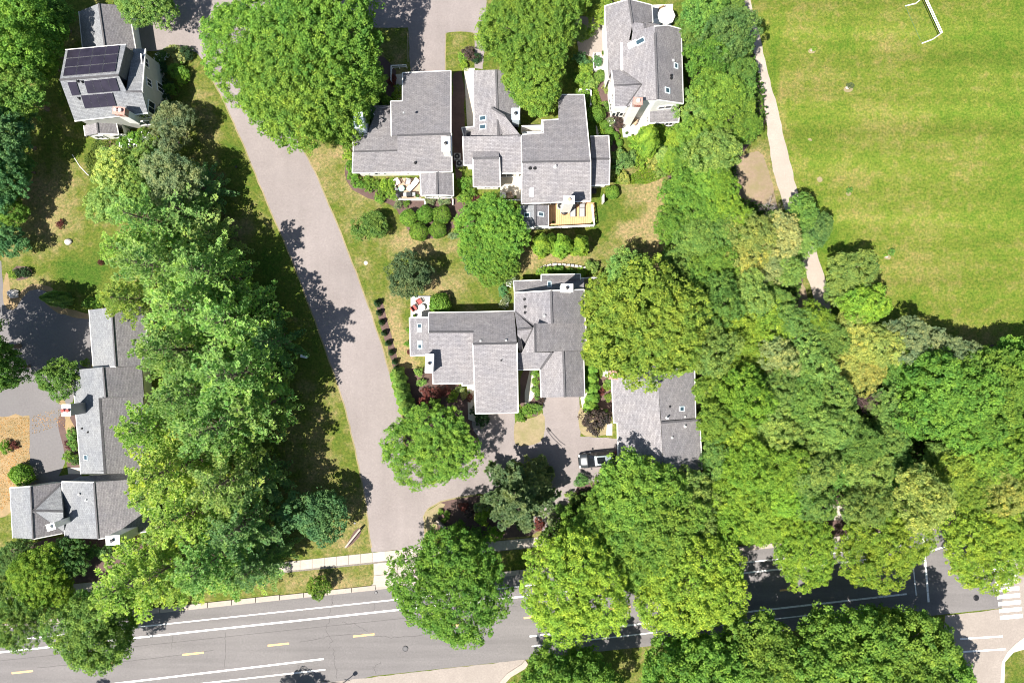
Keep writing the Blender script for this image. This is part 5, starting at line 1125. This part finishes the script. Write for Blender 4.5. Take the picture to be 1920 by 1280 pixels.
def rtable(px, py, r, hgt, mat, label, z=.035, name='round_table'):
    o = thing(name, P(px, py)+Vector((0, 0, z)), label, 'table')
    q = MB().lathe(0, 0, [(r*.96, hgt-.04), (r, hgt-.02), (r*.97, hgt)], 20).build('tabletop', M[mat]); q.parent = o
    q = MB().tube((0, 0, .03), (0, 0, hgt-.04), .05).build('pedestal', M['grey']); q.parent = o; q = MB().lathe(0, 0, [(r*.5, 0), (r*.45, .04), (.06, .06)], 12).build('base', M['grey']); q.parent = o
rtable(792, 577, .42, .5, 'canvas', 'round white table beside the red armchairs'); rtable(754, 355, .38, .5, 'teal', 'pale green round table on the peach patio'); rtable(1230, 47, .5, .7, 'canvas', 'white round table below the big cream parasol'); rtable(944, 368, .4, .6, 'canvas', 'white round table in the cream courtyard patio')
def lounger(px, py, rz, mat, label, z=.035, L=1.8):
    o = thing('sun_lounger', P(px, py)+Vector((0, 0, z)), label, 'sun lounger', 'sun loungers on patio and deck', rz)
    m = MB(); m.box(0, -.25, .3, .62, L*.7, .08); q = m.build('seat_pad', M[mat]); q.parent = o
    m = MB(); v = [(-.31, L*.22, .34), (.31, L*.22, .34), (.31, L*.5, .75), (-.31, L*.5, .75)]; m.prism([Vector(a) for a in v], .07); q = m.build('backrest', M[mat]); q.parent = o
    for s in (-1, 1):
        q = MB().box(.34*s, -.05, .24, .05, L*.95, .06).build('side_rail', M['darkmetal']); q.parent = o
        for t_ in (-1, 1): q = MB().box(.33*s, t_*L*.36, 0, .05, .05, .26).build('leg', M['darkmetal']); q.parent = o
lounger(775, 348, -.75, 'canvas', 'white lounger slanting across the peach patio'); lounger(1073, 397, 0, 'grey', 'left grey lounger on the orange deck', .5, 1.5); lounger(1090, 397, 0, 'grey', 'right grey lounger on the orange deck', .5, 1.5)
def kettle(px, py, r, hgt, mat, label, z=.035, name='grill', cat='grill'):
    o = thing(name, P(px, py)+Vector((0, 0, z)), label, cat)
    q = MB().lathe(0, 0, [(r*.5, hgt*.45), (r*.9, hgt*.55), (r, hgt*.75), (r*.85, hgt*.95), (r*.3, hgt*1.08), (.03, hgt*1.1)], 16).build('bowl', M[mat]); q.parent = o
    for k in range(3): a = k*2.1; q = MB().tube((r*.7*math.cos(a), r*.7*math.sin(a), 0), (r*.4*math.cos(a), r*.4*math.sin(a), hgt*.55), .025).build('leg', M['darkmetal']); q.parent = o
    q = MB().box(0, 0, hgt*1.08, .14, .03, .05).build('handle', M['darkmetal']); q.parent = o
kettle(747, 367, .42, .9, 'black', 'black covered kettle grill at the lower left of the peach patio'); kettle(1057, 400, .45, 1.0, 'black', 'black kettle grill on the orange deck', .5); kettle(744, 357, .25, .6, 'grey', 'small round fire bowl at the left edge of the peach patio')
def gasgrill(px, py, rz, label):
    o = thing('gas_grill', P(px, py)+Vector((0, 0, .035)), label, 'grill', None, rz)
    for n, m_, mt in (('cabinet', MB().box(0, 0, .1, .7, .5, .7), 'darkmetal'), ('lid', MB().box(0, 0, .8, .72, .52, .28, 0, .8), 'black'), ('side_shelf', MB().box(-.55, 0, .78, .4, .45, .04), 'grey'), ('side_shelf', MB().box(.55, 0, .78, .4, .45, .04), 'grey')):
        q = m_.build(n, M[mt]); q.parent = o
    for s in (-1, 1): q = MB().tube((.3*s, .2, .07), (.3*s, -.2, .07), .07).build('wheel', M['black']); q.parent = o
gasgrill(769, 367, .05, 'black gas grill with side shelves at the bottom of the peach patio')
def plantpot(px, py, r, mat, label, z=.035):
    o = thing('plant_pot', P(px, py)+Vector((0, 0, z)), label, 'plant pot', 'plant pots on patios')
    q = MB().lathe(0, 0, [(r*.7, 0), (r, r*1.5), (r*1.05, r*1.6), (r*.8, r*1.6)], 12).build('pot', M[mat]); q.parent = o
    q = bpy.data.objects.new('foliage', KIND['round_bush'][0][2][0][1]); C.objects.link(q); q.parent = o; q.scale = (r*.9,)*3; q.location = (0, 0, r*1.1); q.color = (.08, .16, .02, 1)
for a in ((1131,103,.3,'tan','large tan pot by the front steps of the patio house'),(1174,251,.18,'grey','grey pot at the lower left of the white patio'),(1185,255,.16,'pot','small pot at the bottom edge of the white patio'),(780,367,.2,'black','black pot right of the gas grill'),(784,369,.22,'canvas','white pot in the corner by the sunroom'),
          (966,371,.22,'pot','clay pot at the lower rail of the cream courtyard'),(1109,421,.18,'black','dark pot in the corner of the orange deck'),(778,592,.2,'black','dark pot below the red armchairs'),(1037,418,.15,'black','dark little pot at the left of the orange deck'),(880,735,.2,'canvas','white pot beside the walk of the central house')): plantpot(*a, z=.5 if 'deck' in a[4] else .035)
def parasol(px, py, r, hgt, label):
    p = P(px, py, hgt); o = thing('parasol', (p.x, p.y, .03), label, 'parasol'); n = 8
    for i in range(n):
        a, b = 6.283*i/n, 6.283*(i+1)/n; q = MB().prism([Vector((0, 0, hgt+.1)), Vector((r*math.cos(a), r*math.sin(a), hgt-.55)), Vector((r*math.cos(b), r*math.sin(b), hgt-.55))], .02).build('canopy_panel', M['canvas']); q.parent = o
        q = MB().tube((0, 0, hgt+.02), (r*math.cos(a), r*math.sin(a), hgt-.6), .018, .012, 4).build('rib', M['alu']); q.parent = o
    q = MB().tube((0, 0, 0), (0, 0, hgt+.2), .035).build('pole', M['alu']); q.parent = o; q = MB().lathe(0, 0, [(.35, 0), (.3, .08), (.06, .12)], 12).build('base', M['grey']); q.parent = o
parasol(1251, 26, 1.1, 2.8, 'big cream eight sided parasol on the patio at the top right house')
# silver car
def car(px, py, rz, label):
    o = thing('parked_car', P(px, py, .6).xy.to_3d(), label, 'car'); o.rotation_euler = (0, 0, rz); L, Wd = 4.7, 1.86
    prof = [(-2.35,.45,.80,.84),(-2.30,.38,.95,.93),(-1.9,.28,1.02,.97),(-1.2,.26,1.04,.98),(0,.25,1.05,.98),(1.0,.26,1.03,.97),(1.3,.28,1.0,.96),(2.0,.30,.86,.92),(2.28,.40,.72,.84),(2.36,.45,.60,.74)]
    def loft(rows, name, mat, smooth=True):
        m = MB(); n = len(rows[0]); vs = [v for r in rows for v in r]; fs = [(k*n+i, k*n+(i+1) % n, (k+1)*n+(i+1) % n, (k+1)*n+i) for k in range(len(rows)-1) for i in range(n)]
        fs += [tuple(range(n-1, -1, -1)), tuple((len(rows)-1)*n+i for i in range(n))]; m.add(vs, fs); q = m.build(name, M[mat], None, smooth); q.parent = o; return q
    rows = []
    for x, zb, zt, w in prof:
        w = w*Wd/2; rows.append([(x, -w*.9, zb), (x, -w, zb+.18), (x, -w, zt-.22), (x, -w*.88, zt-.04), (x, -w*.4, zt), (x, w*.4, zt), (x, w*.88, zt-.04), (x, w, zt-.22), (x, w, zb+.18), (x, w*.9, zb)])
    body = loft(rows, 'body', 'carpaint')
    rows = []
    for x, zt, wb, wt in ((-2.1,1.02,.80,.78),(-1.85,1.38,.80,.66),(-1.6,1.56,.82,.62),(-.8,1.64,.84,.63),(0,1.63,.84,.63),(.45,1.52,.84,.62),(.9,1.28,.84,.68),(1.25,1.02,.82,.76)):
        rows.append([(x, -wb, 1.0), (x, -wt, zt-.03), (x, -wt*.5, zt), (x, wt*.5, zt), (x, wt, zt-.03), (x, wb, 1.0)])
    loft(rows, 'cabin_glass', 'carglass')
    m = MB(); tp = [(-1.62,1.575,.60),(-.8,1.652,.61),(0,1.642,.61),(.42,1.545,.59)]
    vs = []
    for x, z, w in tp: vs += [(x, -w, z-.015), (x, -w*.5, z+.008), (x, w*.5, z+.008), (x, w, z-.015)]
    m.add(vs, [(k*4+i, k*4+i+1, (k+1)*4+i+1, (k+1)*4+i) for k in range(3) for i in range(3)]); q = m.build('roof_panel', M['carroof']); q.parent = o
    q = MB().box(-.35, 0, 1.655, 1.0, .78, .015).build('sunroof', M['carglass']); q.parent = o
    for s in (-1, 1):
        q = MB().box(-.6, .6*s, 1.64, 1.7, .04, .05).build('roof_rail', M['darkmetal']); q.parent = o
        q = MB().box(.85, 1.0*s, .95, .16, .2, .13).build('mirror', M['carpaint']); q.parent = o
        q = MB().box(2.2, .66*s, .62, .22, .32, .12, -.25*s).build('headlight', M['lampw']); q.parent = o
        q = MB().box(-2.3, .68*s, .74, .12, .3, .14).build('tail_light', M['tail']); q.parent = o
        for x in (-1.42, 1.45):
            q = MB().tube((x, .72*s, .33), (x, .93*s, .33), .33, None, 16).build('wheel', M['black']); q.parent = o; w_ = MB().tube((x, .9*s, .33), (x, .945*s, .33), .2, None, 10).build('rim', M['alu']); w_.parent = q
    for x0, x1, z in ((1.25, 1.3, 1.0),): q = MB().box(1.3, 0, 1.01, .05, 1.3, .02).build('wiper', M['black']); q.parent = o
car(1120, 861, math.pi+.10, 'dark car with pale roof and sunroof parked half under the bright tree')
# soccer goal lying at the top of the field
def goal():
    hh = 2.1; A, B_ = P(1728, 82), P(1697, 12); D = P(1767, 61, hh); Cc = P(1735, -8, hh); D.z = Cc.z = 0      # back corners, front corners on the ground
    base = (A+B_+Cc+D)/4; base.z = 0; o = thing('soccer_goal', base, 'white framed soccer goal with thin net at the top edge of the field', 'goal')
    up = Vector((0, 0, hh)); k = .16; D2 = D.lerp(A, k)+up; C2 = Cc.lerp(B_, k)+up; lo = Vector((0, 0, .05))
    f = [('crossbar', Cc+up, D+up, .06), ('goal_post', Cc, Cc+up, .07), ('goal_post', D, D+up, .07), ('top_bar', C2, D2, .05), ('side_bar', D+up, D2, .05), ('side_bar', Cc+up, C2, .05), ('ground_bar', D+lo, A+lo, .07), ('ground_bar', Cc+lo, B_+lo, .07)]
    for n, a, b, r in f: MB().tube(a, b, r).build(n, M['trim'], o)
    MB().tube(A+lo, B_+lo, .025).build('back_bar', M['net'], o)
    m = MB()
    for i in range(9): t_ = i/8; m.tube(C2.lerp(D2, t_), B_.lerp(A, t_)+lo, .003, None, 3, False)
    for i in range(1, 5): t_ = i/5; m.tube(C2.lerp(B_, t_), D2.lerp(A, t_), .003, None, 3, False)
    m.build('net', M['net'], o)
goal()
# street lamp just below the frame: its shadow falls on the road
def lamp(px, py, hgt, label):
    o = thing('street_lamp', P(px, py), label, 'street lamp')
    for n, m_, mt in (('base', MB().lathe(0, 0, [(.2, 0), (.18, .3), (.09, .4)], 10), 'darkmetal'), ('pole', MB().tube((0, 0, .3), (0, 0, hgt), .07, .05), 'darkmetal'), ('arm', MB().tube((0, 0, hgt-.1), (0, 0, hgt+.5), .05, .05), 'darkmetal'),
                      ('lamp_head', MB().lathe(0, 0, [(.08, hgt+.4), (.24, hgt+.5), (.26, hgt+.8), (.1, hgt+1.0)], 12), 'darkmetal'), ('cross_arm', MB().tube((-.35, .1, hgt*.55), (.35, -.1, hgt*.55), .035), 'darkmetal')):
        q = m_.build(n, M[mt]); q.parent = o
lamp(638, 1284, 3.6, 'dark street lamp at the bottom edge of the main road')
def spot(px, py, label):
    o = thing('garden_spotlight', P(px, py), label, 'garden light', 'ground spotlights by the entrance signs'); q = MB().tube((0, 0, 0), (0, 0, .45), .03).build('stake', M['darkmetal']); q.parent = o; q = MB().lathe(0, 0, [(.08, .4), (.13, .5), (.13, .62)], 8).build('lamp_head', M['darkmetal']); q.parent = o
spot(667, 978, 'small dark spotlight up the lawn from the left sign wall'); spot(677, 990, 'small dark spotlight right of the left sign wall'); spot(446, 315, 'small dark path light on the lawn beside the upper drive'); spot(816, 974, 'small dark spotlight at the top end of the right sign wall')
def bin_(px, py, label, mat='black', rz=0):
    o = thing('wheeled_bin', P(px, py), label, 'bin', None, rz)
    for n, m_, mt in (('bin_body', MB().box(0, 0, .08, .55, .6, .85), mat), ('lid', MB().box(0, 0, .94, .6, .68, .07), mat)): q = m_.build(n, M[mt]); q.parent = o
    for s in (-1, 1): q = MB().tube((.2*s, .28, .1), (.26*s, .28, .1), .1).build('wheel', M['darkmetal']); q.parent = o
bin_(1112, 361, 'dark wheeled bin in the shade at the south east corner of the twin house', 'darkmetal')
car_cover = None
o = tag(MB().box(0, 0, .02, .9, .35, .04).build('white_board', M['trim']), 'small white board lying in the shade left of the drive', 'board'); o.location = P(570, 668); o.rotation_euler = (0, 0, -.2)
m = MB(); pts = [P(136,290), P(150,312), P(165,328), P(186,340)]
for a, b in zip(pts, pts[1:]): m.tube(a+Vector((0, 0, .05)), b+Vector((0, 0, .05)), .04)
tag(m.build('garden_hose', M['canvas']), 'pale hose curving over the shaded grass below the solar house', 'hose')
print('objects', len(bpy.data.objects), 'tris', sum(sum(len(p.vertices)-2 for p in me.polygons) for me in bpy.data.meshes))
